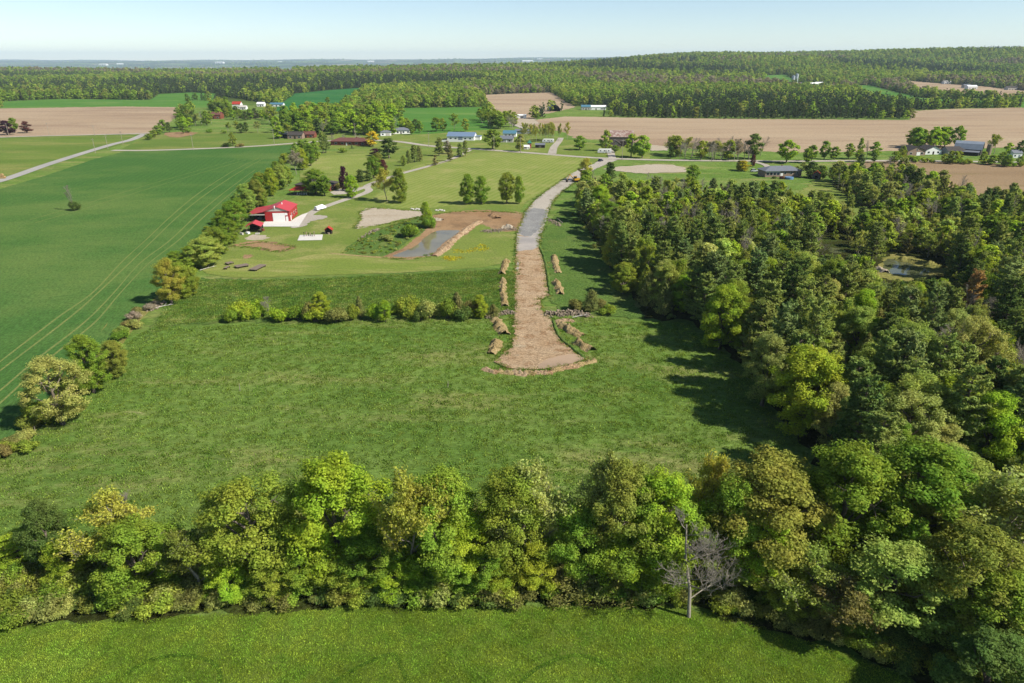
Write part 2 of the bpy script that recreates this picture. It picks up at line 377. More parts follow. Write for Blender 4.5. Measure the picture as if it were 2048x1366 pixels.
def pine(seed, H=18., W=9., dens=1.0, ls=.36, bare_low=.12, nt=46):
    rng = np.random.default_rng(seed); V, F = [], []
    tr = H * .0125 + .05
    lean = rng.normal(size=2) * .2
    tube(V, F, bez((0, 0, -.3), (lean[0], lean[1], H * .98), 0, 6, rng, .06), [tr * 1.3, tr, tr * .8, tr * .6, tr * .35, .03], 6)
    C, N, Z = [], [], []
    z = H * bare_low; ga = 0
    while z < H * .97:
        t = z / H; nb = rng.integers(4, 7)
        ln0 = W / 2 * (1.02 - t) ** .48 * (1.0 if t > .25 else .62 + 1.5 * t)
        for k in range(nb):
            if rng.random() < .2: continue
            a = ga + k * 6.283 / nb + rng.normal() * .25; ln = ln0 * rng.uniform(.6, 1.18)
            b0 = np.array([lean[0] * t, lean[1] * t, z + rng.normal() * .2])
            e = b0 + np.array([math.cos(a) * ln, math.sin(a) * ln, ln * (.02 + .55 * t ** 1.5) + rng.normal() * .12])
            bp = bez(b0, e, -.06 * ln, 4); tube(V, F, bp, [tr * .3, tr * .22, tr * .14, .015], 3)
            m = max(10, int(nt * ln * dens)); s = rng.uniform(.28, 1.06, m) ** .8
            B = b0 + (e - b0) * s[:, None]; B[:, 2] -= .06 * ln * 4 * s * (1 - np.minimum(s, 1))
            side = np.array([-math.sin(a), math.cos(a), 0]); wdt = .38 * ln * np.sin(np.pi * np.clip(s * .85 + .1, 0, 1))
            B = B + side * (rng.uniform(-1, 1, m) * wdt)[:, None] + np.array([0, 0, 1.]) * (rng.normal(size=m) * .13 + .1)[:, None]
            C.append(B); nn = rng.normal(size=(m, 3)) * .55 + np.array([math.cos(a) * .35, math.sin(a) * .35, .8]); N.append(nn); Z.append(ls * rng.uniform(.6, 1.3, m))
        ga += 1.1; z += rng.uniform(.5, .85) * (1.15 - .45 * t) * H / 18
    m = 40; C.append(np.array([lean[0], lean[1], H * .97]) + rng.normal(size=(m, 3)) * np.array([.16, .16, .35])); N.append(rng.normal(size=(m, 3))); Z.append(np.full(m, ls * .7))
    LV, LT = leaves_mesh(rng, np.concatenate(C), np.concatenate(N), np.concatenate(Z), .34)
    return (mesh_np('trunk', V, F), mesh_np('crown', LV, None, LT), H, W)

def cedar(seed, H=9., W=4.5, n=5200, ls=.2, full=.9):
    rng = np.random.default_rng(seed); V, F = [], []
    tube(V, F, bez((0, 0, -.3), (0, 0, H * .92), 0, 4, rng, .04), [.2, .15, .09, .02], 5)
    C, N, Z = [], [], []
    nb = int(n / 55)
    for i in range(nb):
        t = (i + rng.random()) / nb; t = t ** 1.15; a = rng.uniform(0, 6.283); ln = W / 2 * (1.0 - t) ** full * rng.uniform(.65, 1.2) + .18
        z0 = H * (.03 + .9 * t); b0 = np.array([0, 0, z0]); e = np.array([math.cos(a) * ln, math.sin(a) * ln, z0 + ln * rng.uniform(.25, .65)])
        if i % 2 == 0: tube(V, F, [tuple(b0), tuple(e)], [.035, .01], 3)
        m = max(12, int(55 * rng.uniform(.6, 1.35))); s = rng.uniform(.3, 1.1, m)
        p = b0 + (e - b0) * s[:, None] + rng.normal(size=(m, 3)) * np.array([.2, .2, .24]) * (ln * .3 + .35)
        C.append(p); N.append(rng.normal(size=(m, 3)) * .6 + np.array([math.cos(a) * .8, math.sin(a) * .8, .5])); Z.append(ls * rng.uniform(.6, 1.35, m))
    LV, LT = leaves_mesh(rng, np.concatenate(C), np.concatenate(N), np.concatenate(Z), .5)
    return (mesh_np('trunk', V, F), mesh_np('crown', LV, None, LT), H, W)

def shrub(seed, H=4., W=5., lobes=9, nleaf=420, ls=.17):
    rng = np.random.default_rng(seed); V, F = [], []; C, N, Z = [], [], []
    for i in range(lobes):
        a = rng.uniform(0, 6.283); rad = W / 2 * .62 * math.sqrt(rng.random()); lr = rng.uniform(.22, .34) * W * .8
        hz_ = (H - lr * .8) * rng.uniform(.45, 1.0) * (1 - .35 * (rad / (W / 2)))
        c = np.array([math.cos(a) * rad, math.sin(a) * rad, max(hz_, lr * .55)])
        tube(V, F, bez((math.cos(a) * .15, math.sin(a) * .15, -.2), c, -.1, 3, rng, .05), [.06, .045, .015], 4)
        m = int(nleaf * rng.uniform(.7, 1.3)); e = unit(rng, m); lump = 1 + .22 * np.sin(e[:, 0] * 5 + i) * np.cos(e[:, 1] * 6 + e[:, 2] * 4)
        p = c + e * (rng.uniform(.55, 1.08, (m, 1)) * lr * lump[:, None]) * np.array([1, 1, .85]); p[:, 2] = np.maximum(p[:, 2], .08)
        C.append(p); N.append(e + np.array([0, 0, .35]) + rng.normal(size=(m, 3)) * .5); Z.append(ls * rng.uniform(.6, 1.4, m))
    LV, LT = leaves_mesh(rng, np.concatenate(C), np.concatenate(N), np.concatenate(Z))
    return (mesh_np('trunk', V, F), mesh_np('crown', LV, None, LT), H, W)

P = {}      # kind, level of detail -> list of prototypes (trunk mesh, crown mesh, H, W)
P['broad', 0] = [broadleaf(11, 15, 10, .08, 'round'), broadleaf(12, 15, 10, .06, 'oval', 20), broadleaf(13, 15, 10, .12, 'spread', 19), broadleaf(14, 16, 10, .06, 'tall', 21),
                 broadleaf(15, 15, 10, .1, 'round', 21, 11, 180, .13, .9), broadleaf(16, 15, 11, .14, 'spread', 20, 11, 170, .135, 1.0, True, .25), broadleaf(17, 15, 10, .1, 'oval', 19, 11, 180, .13, 1.0, True, .18)]
P['sparse', 0] = [bare(21, 15, 10, 4, 11000, .17, 1.0), bare(22, 15, 10, 4, 13000, .17, 1.0, .6), bare(23, 15, 9, 4, 9000, .17, 1.0)]
P['bare', 0] = [bare(31, 13, 8, 4), bare(32, 13, 8, 4, 0, .1, 1.0, .7)]
P['pine', 0] = [pine(41, 18, 9, 1.0, .3), pine(42, 18, 9, 1.1, .3), pine(43, 18, 9, .9, .3, .2), pine(44, 18, 9, 1.0, .31, .06)]
P['cedar', 0] = [cedar(51, 9, 4.5, 11000, .135, .7), cedar(52, 9, 4.5, 12000, .135, .55), cedar(53, 9, 4.5, 10000, .135, .9)]
P['shrub', 0] = [shrub(61), shrub(62, 4, 5, 12), shrub(63, 4, 5, 7), shrub(64, 4, 5, 10, 300, .15)]
P['broad', 1] = [broadleaf(111, 15, 10, .14, 'round', 11, 13, 20, .48, 1.1), broadleaf(112, 15, 10, .12, 'oval', 12, 13, 20, .48, 1.1), broadleaf(113, 15, 10, .18, 'spread', 12, 13, 19, .48, 1.1), broadleaf(114, 16, 10, .12, 'tall', 13, 12, 20, .46, 1.0), broadleaf(115, 15, 10, .14, 'round', 14, 12, 17, .5, 1.0, True, .15)]
P['sparse', 1] = [bare(121, 15, 10, 3, 2600, .30, 1.0), bare(122, 15, 10, 3, 3000, .30, 1.0, .65)]
P['bare', 1] = [bare(131, 13, 8, 3, 0, .1, 1.2), bare(132, 13, 8, 3, 0, .1, 1.2, .7)]
P['pine', 1] = [pine(141, 18, 9, .28, .62), pine(142, 18, 9, .32, .6, .2), pine(143, 18, 9, .3, .62)]
P['cedar', 1] = [cedar(151, 9, 4.5, 1300, .36), cedar(152, 9, 4.5, 1400, .36, .75)]
P['shrub', 1] = [shrub(161, 4, 5, 9, 90, .34), shrub(162, 4, 5, 11, 80, .34)]
P['broad', 2] = [broadleaf(211 + i, 15, 11, .02, ['round', 'oval', 'spread', 'round', 'oval'][i], 9, 5, 12, .85, 1.5, False) for i in range(5)]
P['pine', 2] = [cedar(251, 16, 8, 440, .85, .8), cedar(252, 17, 7, 440, .85, .7)]
LEAFMAT = dict(broad='leaf', sparse='leaf', shrub='leaf', pine='needle', cedar='needle', bare='greybark')
BARK = dict(broad='bark', sparse='greybark', shrub='bark', pine='bark', cedar='bark', bare='greybark')
for (k, lod), lst in P.items():
    for tm, cm, _, _ in lst:
        tm.materials.append(M[BARK[k]])
        cm.materials.append(M[LEAFMAT[k]])
NAMES = dict(broad='broadleaf_tree', sparse='young_leaf_tree', pine='pine_tree', cedar='cedar_tree', bare='bare_tree', shrub='shrub')
CATS = dict(broad='tree', sparse='tree', pine='pine tree', cedar='cedar', bare='bare tree', shrub='shrub')
FARB = []
TREES = []      # every planted position, to keep fills off the listed ones
rngT = np.random.default_rng(7)
def plant(x, y, kind, h, w, color, label, group=None, var=None, name=None, cat=None, part_label=None):
    if y > 880 and group and kind != 'shrub': FARB.append((x, y, h)); return
    z = float(hz(x, y)); lod = 0 if y < 430 else 1
    lst = P[kind, lod]; i = int(rngT.integers(0, len(lst))) if var is None else var % len(lst)
    tm, cm, H, W = lst[i]
    root = empty(name or NAMES[kind], (x, y, z), 0, label, cat or CATS[kind], group)
    rz = float(rngT.uniform(0, 6.283)); w *= 1.1 if y < 110 else 1.0; h *= .95 if y < 90 else 1.0; sc = (w / W * float(rngT.uniform(.93, 1.07)), w / W * float(rngT.uniform(.93, 1.07)), h / H)
    c = PAL[color] if isinstance(color, str) else color
    j = float(rngT.uniform(.88, 1.12)); jr = float(rngT.uniform(.93, 1.07))
    col = (c[0] * j * jr, c[1] * j, c[2] * j, 1)
    t = mobj('trunk', tm, None, root); cr = mobj('twigs' if kind == 'bare' else 'crown', cm, None, root)
    for o in (t, cr): o.rotation_euler = (0, 0, rz); o.scale = sc; o.color = col
    TREES.append((x, y, w / 2, kind))
    return root
def top_at(px, py, h):          # a crown's top pixel and its height give the foot of the trunk
    p = G(px, py, h); return p.x, p.y
def PX(x, y, z):
    d = np.array([x, y, z - CAM_H]); f = d[1] * CT - d[2] * ST; u = d[1] * ST + d[2] * CT
    return 1024 + FPX * d[0] / f, 683 - FPX * u / f
def inside(poly, x, y):
    c = False; n = len(poly); j = n - 1
    for i in range(n):
        if (poly[i][1] > y) != (poly[j][1] > y) and x < (poly[j][0] - poly[i][0]) * (y - poly[i][1]) / (poly[j][1] - poly[i][1]) + poly[i][0]: c = not c
        j = i
    return c
def inside_np(poly, x, y):
    c = np.zeros(len(x), bool); n = len(poly); j = n - 1
    for i in range(n):
        xi, yi = poly[i][0], poly[i][1]; xj, yj = poly[j][0], poly[j][1]
        if yi != yj: c ^= ((yi > y) != (yj > y)) & (x < (xj - xi) * (y - yi) / (yj - yi) + xi)
        j = i
    return c

# a mass of trees nobody could count: one object, instanced on points
FIXED = {}
def mass(name, label, cat, protos, X, Y, Z, idx, rot, scl):
    col = bpy.data.collections.new(name + '_kinds')
    for i, (tm, cm, color) in enumerate(protos):
        V = []; me = bpy.data.meshes.new('mass_tree')
        bm = bmesh.new(); bm.from_mesh(tm); nf = len(bm.faces); bm.from_mesh(cm); bm.faces.ensure_lookup_table()
        for k in range(nf, len(bm.faces)): bm.faces[k].material_index = 1
        bm.to_mesh(me); bm.free(); me.materials.append(tm.materials[0])
        lm = cm.materials[0]
        if lm.name.split('.')[0] in ('leaf', 'needle'):
            key = (lm.name, color)
            if key not in FIXED: FIXED[key] = leaf_mat('mass_' + lm.name, .3 if lm.name == 'needle' else .45, color)
            lm = FIXED[key]
        me.materials.append(lm)
        o = bpy.data.objects.new('%s_kind_%02d' % (name, i), me); o.color = (*color, 1); col.objects.link(o)
    me = mesh_np(name, np.stack([X, Y, Z], 1))
    a = me.attributes.new('kind_index', 'INT', 'POINT'); a.data.foreach_set('value', np.asarray(idx, np.int32))
    a = me.attributes.new('turn', 'FLOAT_VECTOR', 'POINT'); tv = np.zeros((len(X), 3), np.float32); tv[:, 2] = rot; a.data.foreach_set('vector', tv.ravel())
    a = me.attributes.new('size', 'FLOAT_VECTOR', 'POINT'); a.data.foreach_set('vector', np.asarray(scl, np.float32).ravel())
    o = bpy.data.objects.new(name, me); COL.objects.link(o); tag(o, label, cat, None, 'stuff')
    ng = bpy.data.node_groups.new(name, 'GeometryNodeTree')
    ng.interface.new_socket('Geometry', in_out='INPUT', socket_type='NodeSocketGeometry'); ng.interface.new_socket('Geometry', in_out='OUTPUT', socket_type='NodeSocketGeometry')
    N = ng.nodes; gi = N.new('NodeGroupInput'); go = N.new('NodeGroupOutput'); ci = N.new('GeometryNodeCollectionInfo'); ci.inputs[0].default_value = col
    ci.inputs['Separate Children'].default_value = True; ci.inputs['Reset Children'].default_value = True
    ip = N.new('GeometryNodeInstanceOnPoints'); ip.inputs['Pick Instance'].default_value = True
    def at(nm, ty):
        q = N.new('GeometryNodeInputNamedAttribute'); q.data_type = ty; q.inputs['Name'].default_value = nm; return [s for s in q.outputs if s.enabled][0]
    L = ng.links
    L.new(gi.outputs[0], ip.inputs['Points']); L.new(ci.outputs[0], ip.inputs['Instance'])
    L.new(at('kind_index', 'INT'), ip.inputs['Instance Index']); L.new(at('turn', 'FLOAT_VECTOR'), ip.inputs['Rotation']); L.new(at('size', 'FLOAT_VECTOR'), ip.inputs['Scale'])
    L.new(ip.outputs[0], go.inputs[0])
    md = o.modifiers.new('instances', 'NODES'); md.node_group = ng
    return o
from mathutils.geometry import delaunay_2d_cdt
# ------------------------------------------------------------------ ground
def build_ground():
    ys = [-60, 0]
    y = 0
    while y < 26000:
        y += max(25, y * .022); ys.append(y)
    us = np.linspace(-1, 1, 161); us = np.sign(us) * np.abs(us) ** 1.1
    X, Y = [], []
    for y in ys:
        X.append(us * (max(y, 0) * 1.05 + 260)); Y.append(np.full(len(us), y))
    X = np.array(X); Y = np.array(Y); Z = hz(X, Y); Z = np.where(Y < 500, 0, Z)
    n, m = X.shape; i = np.arange(n * m).reshape(n, m)
    q = np.stack([i[:-1, :-1], i[:-1, 1:], i[1:, 1:], i[1:, :-1]], -1).reshape(-1, 4)
    me = mesh_np('ground', np.stack([X, Y, Z], -1).reshape(-1, 3), q)
    for p in me.polygons: p.use_smooth = True
    t = NT('ground'); p = t.pos()
    near = M['meadow']
    col = t.mix(t.ramp(t.noise(p, .03, 5, .65), .32, .68), S(110,144,62,GK), S(138,164,80,GK))
    ps = t.pos(.15, (.35, 1.2, 1))
    col = t.mix(t.math('MULTIPLY', t.ramp(t.noise(ps, .06, 7, .72), .47, .68), .8), col, S(172,170,104,GK))
    col = t.mix(t.math('MULTIPLY', t.ramp(t.noise(p, .11, 5, .7), .54, .7), .55), col, S(94,126,54,GK))
    q2 = t.pos(.5, (.45, 1.3, 1)); f = t.noise(q2, 1.6, 8, .8)
    col = t.mix(t.math('MULTIPLY', t.ramp(t.noise(q2, .2, 8, .78), .6, .74), .85), col, S(204,194,144,GK))
    mid = t.noise(t.pos(.3, (.6, 1.2, 1)), .45, 5, .7); col = t.mix(1.0, col, t.mix(t.ramp(mid, .3, .7), (.8,) * 3, (1.2,) * 3), 'MULTIPLY')
    # far country: patchwork of fields and woods
    vor = t.n('ShaderNodeTexVoronoi'); t.l(t.pos(.3, (.0016, .0011, .001)), vor.inputs['Vector']); vor.inputs['Scale'].default_value = 1.0
    sep = t.n('ShaderNodeSeparateColor'); t.l(vor.outputs['Color'], sep.inputs[0])
    patch = t.mix(t.ramp(sep.outputs[0], .2, .7), S(70,100,48,.5), S(120,150,78,.5)); patch = t.mix(t.ramp(sep.outputs[1], .75, .85), patch, S(196,176,146,.5))
    patch = t.mix(t.ramp(t.noise(t.pos(0, (1, .5, 1)), .0022, 5, .65), .44, .52), patch, S(48,72,34,.5))
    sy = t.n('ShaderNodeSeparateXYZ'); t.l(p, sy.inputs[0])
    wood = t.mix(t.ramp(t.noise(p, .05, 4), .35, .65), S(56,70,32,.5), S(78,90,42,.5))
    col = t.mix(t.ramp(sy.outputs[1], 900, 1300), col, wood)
    col = t.mix(t.ramp(sy.outputs[1], 4300, 5200), col, patch)
    g = t.ramp(f, .28, .75); col = t.mix(1.0, col, t.mix(g, (.6,) * 3, (1.4,) * 3), 'MULTIPLY')
    t.diff(col, t.bump(f, .8, .45))
    o = mobj('ground', me, t.m); tag(o, 'rolling green farmland reaching from the near meadow to the hazy horizon', 'ground', None, 'structure')
build_ground()

def smooth_line(p, closed=False, step=None, n=8):
    """Catmull-Rom through world points"""
    P_ = [np.array(q[:2]) for q in p]; out = []; N = len(P_)
    rngs = range(N) if closed else range(N - 1)
    for i in rngs:
        a = P_[(i - 1) % N] if closed or i > 0 else P_[i]; b = P_[i]; c = P_[(i + 1) % N]; d = P_[(i + 2) % N] if closed or i + 2 < N else c
        for k in range(n):
            t = k / n
            out.append(.5 * ((2 * b) + (-a + c) * t + (2 * a - 5 * b + 4 * c - d) * t * t + (-a + 3 * b - 3 * c + d) * t ** 3))
    if not closed: out.append(P_[-1])
    return out
def wpoly(px):
    return [G(*q) for q in px]
LAY = [0.0]
def poly_mesh(name, pts, off, drape):
    r = delaunay_2d_cdt([Vector((float(p[0]), float(p[1]))) for p in pts], [], [list(range(len(pts)))], 1, 1e-4)
    bm = bmesh.new(); vs = [bm.verts.new((p.x, p.y, 0)) for p in r[0]]
    for f in r[2]:
        try: bm.faces.new([vs[i] for i in f])
        except ValueError: pass
    bmesh.ops.triangulate(bm, faces=bm.faces[:])
    if drape:
        for _ in range(7):
            es = [e for e in bm.edges if e.calc_length() > max(18, .03 * (abs(e.verts[0].co.y)))]
            if not es or len(bm.faces) > 30000: break
            bmesh.ops.subdivide_edges(bm, edges=es, cuts=1); bmesh.ops.triangulate(bm, faces=bm.faces[:])
    bmesh.ops.recalc_face_normals(bm, faces=bm.faces)
    if sum(f.normal.z * f.calc_area() for f in bm.faces) < 0: bmesh.ops.reverse_faces(bm, faces=bm.faces)
    for v in bm.verts:
        v.co.z = (float(hz(v.co.x, v.co.y)) if v.co.y > 500 else 0) + off * (1 + max(0, v.co.y - 500) / 500)
    me = bpy.data.meshes.new(name); bm.to_mesh(me); bm.free(); return me
def sheet(name, px, mat, label, off=None, smooth=False, rough=0., cat=None, kind='structure', world=False, seed=0):
    pts = [np.array(p[:2]) for p in (px if world else wpoly(px))]
    if smooth: pts = smooth_line(pts, True, n=6)
    if rough:
        rg = np.random.default_rng(seed + len(px)); out = []
        for i, a in enumerate(pts):
            b = pts[(i + 1) % len(pts)]; L = np.linalg.norm(b - a); k = max(1, int(L / max(.8, rough * 2.2)))
            nrm = np.array([-(b - a)[1], (b - a)[0]]) / (L + 1e-6)
            for j in range(k):
                out.append(a + (b - a) * j / k + (nrm * rg.normal() * rough if j or i else 0))
        pts = out
    LAY[0] += .0025
    me = poly_mesh(name, pts, (.02 + LAY[0]) if off is None else off, any(p[1] > 500 for p in pts))
    o = mobj(name, me, M[mat] if isinstance(mat, str) else mat); tag(o, label, cat or name.replace('_', ' '), None, kind)
    return o
def ribbon_pts(px, wid, world=False, n=8):
    c = smooth_line(px if world else wpoly(px), False, n=n); L, Rr = [], []
    ws = wid if hasattr(wid, '__len__') else [wid] * 2
    for i, p in enumerate(c):
        d = c[min(i + 1, len(c) - 1)] - c[max(i - 1, 0)]; d = d / (np.linalg.norm(d) + 1e-9); nn = np.array([-d[1], d[0]])
        w = np.interp(i / (len(c) - 1), np.linspace(0, 1, len(ws)), ws) / 2
        L.append(p + nn * w); Rr.append(p - nn * w)
    return L, Rr
def ribbon(name, px, wid, mat, label, cat=None, off=None, kind='structure', world=False, n=8):
    L, Rr = ribbon_pts(px, wid, world, n); LAY[0] += .0025
    o_ = (.02 + LAY[0]) if off is None else off
    V = []; 
    for a, b in zip(L, Rr):
        for q in (a, b): V.append((q[0], q[1], (float(hz(*q)) if q[1] > 500 else 0) + o_ * (1 + max(0, q[1] - 500) / 500)))
    Q = [(2*i, 2*i+1, 2*i+3, 2*i+2) for i in range(len(L) - 1)]
    me = mesh_np(name, V, Q)
    if me.polygons[0].normal.z < 0: me.flip_normals()
    o = mobj(name, me, M[mat]); tag(o, label, cat or name.replace('_', ' '), None, kind); return o

# far and middle fields (photo outlines on the terrain); OPEN keeps the woods off them
FIELDS = [
 ('field', 'midgreen', [(0,203),(120,198),(300,200),(318,188),(380,185),(432,187),(425,200),(440,214),(380,216),(240,213),(0,218)], 'green hay field along the foot of the wooded hill behind the tan ploughed field'),
 ('field', 'brown', [(-60,218),(240,213),(385,215),(345,240),(300,268),(180,270),(70,272),(-60,276)], 'tan ploughed field between the two roads and the green hay field'),
 ('field', 'teal', [(545,222),(562,207),(590,187),(660,180),(728,175),(722,190),(700,208),(660,232),(600,236)], 'deep green crop field enclosed by woods beyond the hamlet'),
 ('field', 'midgreen', [(735,262),(742,240),(812,216),(968,214),(985,240),(990,266),(860,270)], 'bright green crop field behind the long blue-roofed barn'),
 ('field', 'brown', [(962,190),(1030,187),(1105,185),(1152,214),(1120,222),(1090,228),(1060,240),(1010,238),(985,240)], 'tan ploughed field with wood on two sides above the white shed'),
 ('field', 'brown', [(1035,244),(1130,233),(1300,236),(1500,238),(1820,240),(1822,222),(1900,218),(2100,214),(2100,292),(1980,296),(1820,302),(1600,305),(1420,300),(1330,292),(1240,284),(1150,276),(1120,262),(1060,256)], 'wide tan ploughed field stretching behind the weathered barns'),
 ('field', 'brown2', [(1660,326),(1790,322),(2100,330),(2100,425),(2040,412),(1960,400),(1880,372),(1790,345)], 'tan stubble field between the hedge and the woodland edge'),
 ('field', 'midgreen', [(2020,206),(2100,200),(2100,222),(2048,216)], 'green corner of a field above the wide ploughed field'),
 ('field', 'midgreen', [(1700,172),(1740,170),(1850,196),(2040,204),(2040,212),(1820,216),(1770,205),(1722,192)], 'narrow green pasture winding between hedges below the ridge'),
 ('field', 'brown', [(1800,160),(1960,172),(2100,186),(2100,204),(1990,200),(1890,194),(1830,184)], 'tan field in front of the ridge woods'),
 ('field', 'pasture', [(1848,143),(1905,146),(1902,156),(1856,153)], 'small yellow-green clearing high in the ridge woods'),
 ('field', 'midgreen', [(1524,151),(1572,149),(1600,166),(1690,172),(1680,180),(1610,178),(1530,170)], 'green pasture round the twin silos'),
 ('field', 'pasture', [(1356,152),(1432,154),(1434,160),(1350,158)], 'pale strip of pasture across the ridge woods'),
 ('field', 'pasture', [(1345,122),(1392,124),(1392,131),(1350,130)], 'small pale clearing near the top of the ridge'),
 ('field', 'brown', [(560,143),(590,144),(586,149),(560,149)], 'tiny pale clearing in the hill wood'),
 ('field', 'brown', [(258,151),(310,152),(305,157),(256,156)], 'small tan clearing on the wooded hill'),
]
OPEN = []
for nm, mt, px, lb in FIELDS:
    o = sheet(nm, px, mt, lb, smooth=False, rough=1.5, cat='field')
    OPEN.append([tuple(p[:2]) for p in wpoly(px)])
for px in ([(370,262),(385,216),(430,190),(470,196),(545,208),(600,232),(640,262)], [(1085,226),(1150,212),(1215,216),(1225,232),(1130,238),(1090,242)]):
    OPEN.append([tuple(p[:2]) for p in wpoly(px)])

sheet('field', [(-80,280),(60,272),(200,270),(262,271),(275,275),(262,284),(180,306),(90,334),(-80,378)], 'pasture', 'yellow-green grass field in the fork of the two roads', cat='field')
sheet('field', [(300,268),(345,265),(430,264),(560,262),(640,268),(640,286),(500,297),(250,304),(236,302)], 'pasture', 'rough grass strip between the crop field and the hamlet', cat='field')
sheet('lawn', [(600,268),(860,268),(1000,258),(1140,280),(1300,300),(1300,318),(960,303),(820,292),(640,300)], 'lawn', 'green gardens and verges around the hamlet houses', cat='lawn')
# crop field
CROP = [(-420,1010),(-60,905),(20,905),(75,838),(150,770),(215,712),(255,655),(275,628),(330,570),(385,500),(440,448),(500,385),(555,335),(605,288),(520,294),(400,299),(250,303),(190,318),(90,352),(-20,384),(-160,430),(-420,520)]
sheet('field', CROP, 'leftcrop', 'deep green cereal crop field with tractor tracks beside the hedgerow', rough=.35, cat='field')
for k, px in enumerate([
    [(-40,757),(0,724),(116,635),(186,585),(246,522),(292,480),(345,430),(400,385),(470,340),(520,315)],
    [(-40,772),(0,742),(140,635),(197,585),(267,519),(307,480),(362,428),(420,383),(486,340),(530,316)],
    [(-40,815),(0,782),(79,715),(169,645),(225,589),(281,526),(341,480),(400,425),(455,380),(510,340)],
    [(-40,838),(0,807),(102,715),(190,645),(242,585),(299,526),(358,480),(410,432),(470,380),(522,340)],
    [(60,440),(180,405),(330,360),(480,318)], [(70,446),(190,411),(342,364),(492,320)]]):
    ribbon('track', px, [.35,.6,.3,.5,.3] if k < 4 else .35, 'tramline', ['pale outer wheel track curving across the crop field','pale wheel track curving across the crop field','pale wheel track nearer the hedgerow in the crop field','pale wheel track nearest to the hedgerow in the crop field','faint upper wheel track across the crop field','faint second upper wheel track across the crop field'][k], 'wheel track')
sheet('track', [(202,664),(206,658),(216,645),(213,652)], 'drygrass', 'short bare streak in the crop field by the hedgerow', rough=0, cat='bare streak')
ribbon('hedge_bank', [(40,890),(75,848),(150,778),(222,712),(258,662),(278,634),(330,585),(385,515)], [1.2,2.2,1.2,2.6,1.6], 'drygrass', 'dry tan bank along the hedgerow beside the crop field', 'bank')
# near crop
sheet('field', [(-300,1262),(0,1252),(150,1243),(300,1236),(500,1224),(700,1215),(950,1216),(1200,1211),(1330,1215),(1420,1226),(1520,1246),(1620,1282),(1710,1318),(1800,1350),(1900,1420),(1900,1700),(-700,1700)], 'nearcrop', 'bright green young crop field in front of the tree row', rough=.3, cat='field')
for k, px in enumerate([[(250,1352),(300,1322),(370,1312),(430,1330),(440,1366),(420,1420)], [(640,1390),(700,1345),(780,1310),(800,1330),(820,1380)], [(1040,1366),(1080,1335),(1150,1312),(1210,1330),(1240,1372),(1245,1420)], [(1615,1287),(1650,1302),(1690,1322)]]):
    ribbon('track', px, .5, 'trackgrass', ['darker curved wheel mark in the young crop opposite the big bright tree','darker wheel mark bending through the middle of the young crop','darker looping wheel mark in the young crop opposite the bare tree','dark rut at the corner of the young crop'][k], 'wheel track', .13)
# woodland floor
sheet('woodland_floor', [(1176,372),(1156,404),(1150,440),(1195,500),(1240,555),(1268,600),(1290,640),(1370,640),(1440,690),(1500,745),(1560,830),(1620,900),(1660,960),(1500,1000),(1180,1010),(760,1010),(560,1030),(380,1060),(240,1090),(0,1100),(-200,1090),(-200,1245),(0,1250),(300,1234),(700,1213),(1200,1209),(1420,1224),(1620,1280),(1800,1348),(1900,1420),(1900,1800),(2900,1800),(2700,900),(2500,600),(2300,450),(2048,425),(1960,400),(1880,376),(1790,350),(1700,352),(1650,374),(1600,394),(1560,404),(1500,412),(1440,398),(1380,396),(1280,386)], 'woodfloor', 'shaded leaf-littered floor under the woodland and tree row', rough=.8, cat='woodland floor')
sheet('clearing', [(1585,395),(1640,350),(1700,400),(1750,425),(1720,445),(1640,440),(1590,425)], 'lawn', 'sunny grass clearing among the woods near the bungalow', rough=.8, cat='clearing')
# farmstead lawns
sheet('lawn', [(600,392),(560,408),(520,440),(480,470),(440,505),(412,548),(470,556),(620,552),(790,546),(960,536),(1000,528),(1025,520),(1030,470),(1032,440),(1050,405),(1075,392),(1110,376),(1150,345),(1190,325),(1205,316),(1050,308),(900,300),(760,295),(640,305),(600,330)], 'lawn', 'grassy farmyard between the red shop and the dirt lane', cat='lawn')
sheet('lawn', [(612,322),(640,312),(740,307),(760,330),(740,352),(690,348),(640,346),(605,352)], 'mown', 'pale mown lawn behind the red-roofed farmhouse', rough=.4, smooth=False, cat='lawn')
sheet('field', [(742,400),(790,362),(830,332),(880,322),(930,307),(1000,305),(1100,310),(1178,318),(1150,342),(1110,372),(1075,388),(1050,404),(960,408),(860,416),(790,416)], 'mown', 'striped mown hay field with four trees in a row', rough=.4, cat='hay field')
sheet('lawn', [(412,546),(420,530),(470,518),(560,522),(640,508),(720,512),(800,522),(880,524),(950,516),(968,519),(962,528),(900,533),(880,540),(800,546),(640,550),(500,556)], 'hay', 'pale freshly mown strip below the farmyard', smooth=True, rough=.15, cat='lawn')
sheet('field', [(398,556),(500,560),(640,556),(800,548),(940,540),(1005,536),(1030,545),(1030,620),(980,628),(700,640),(480,645),(330,652),(280,690),(340,600)], 'darkgrass', 'longer dark meadow grass above the shrub row', rough=.5, cat='meadow')
sheet('verge', [(1082,470),(1100,440),(1150,395),(1160,430),(1210,520),(1262,598),(1290,640),(1220,632),(1130,630),(1100,600),(1098,565),(1090,525)], 'darkgrass', 'dark grass verge between the dirt lane and the woodland', rough=.4, cat='verge')
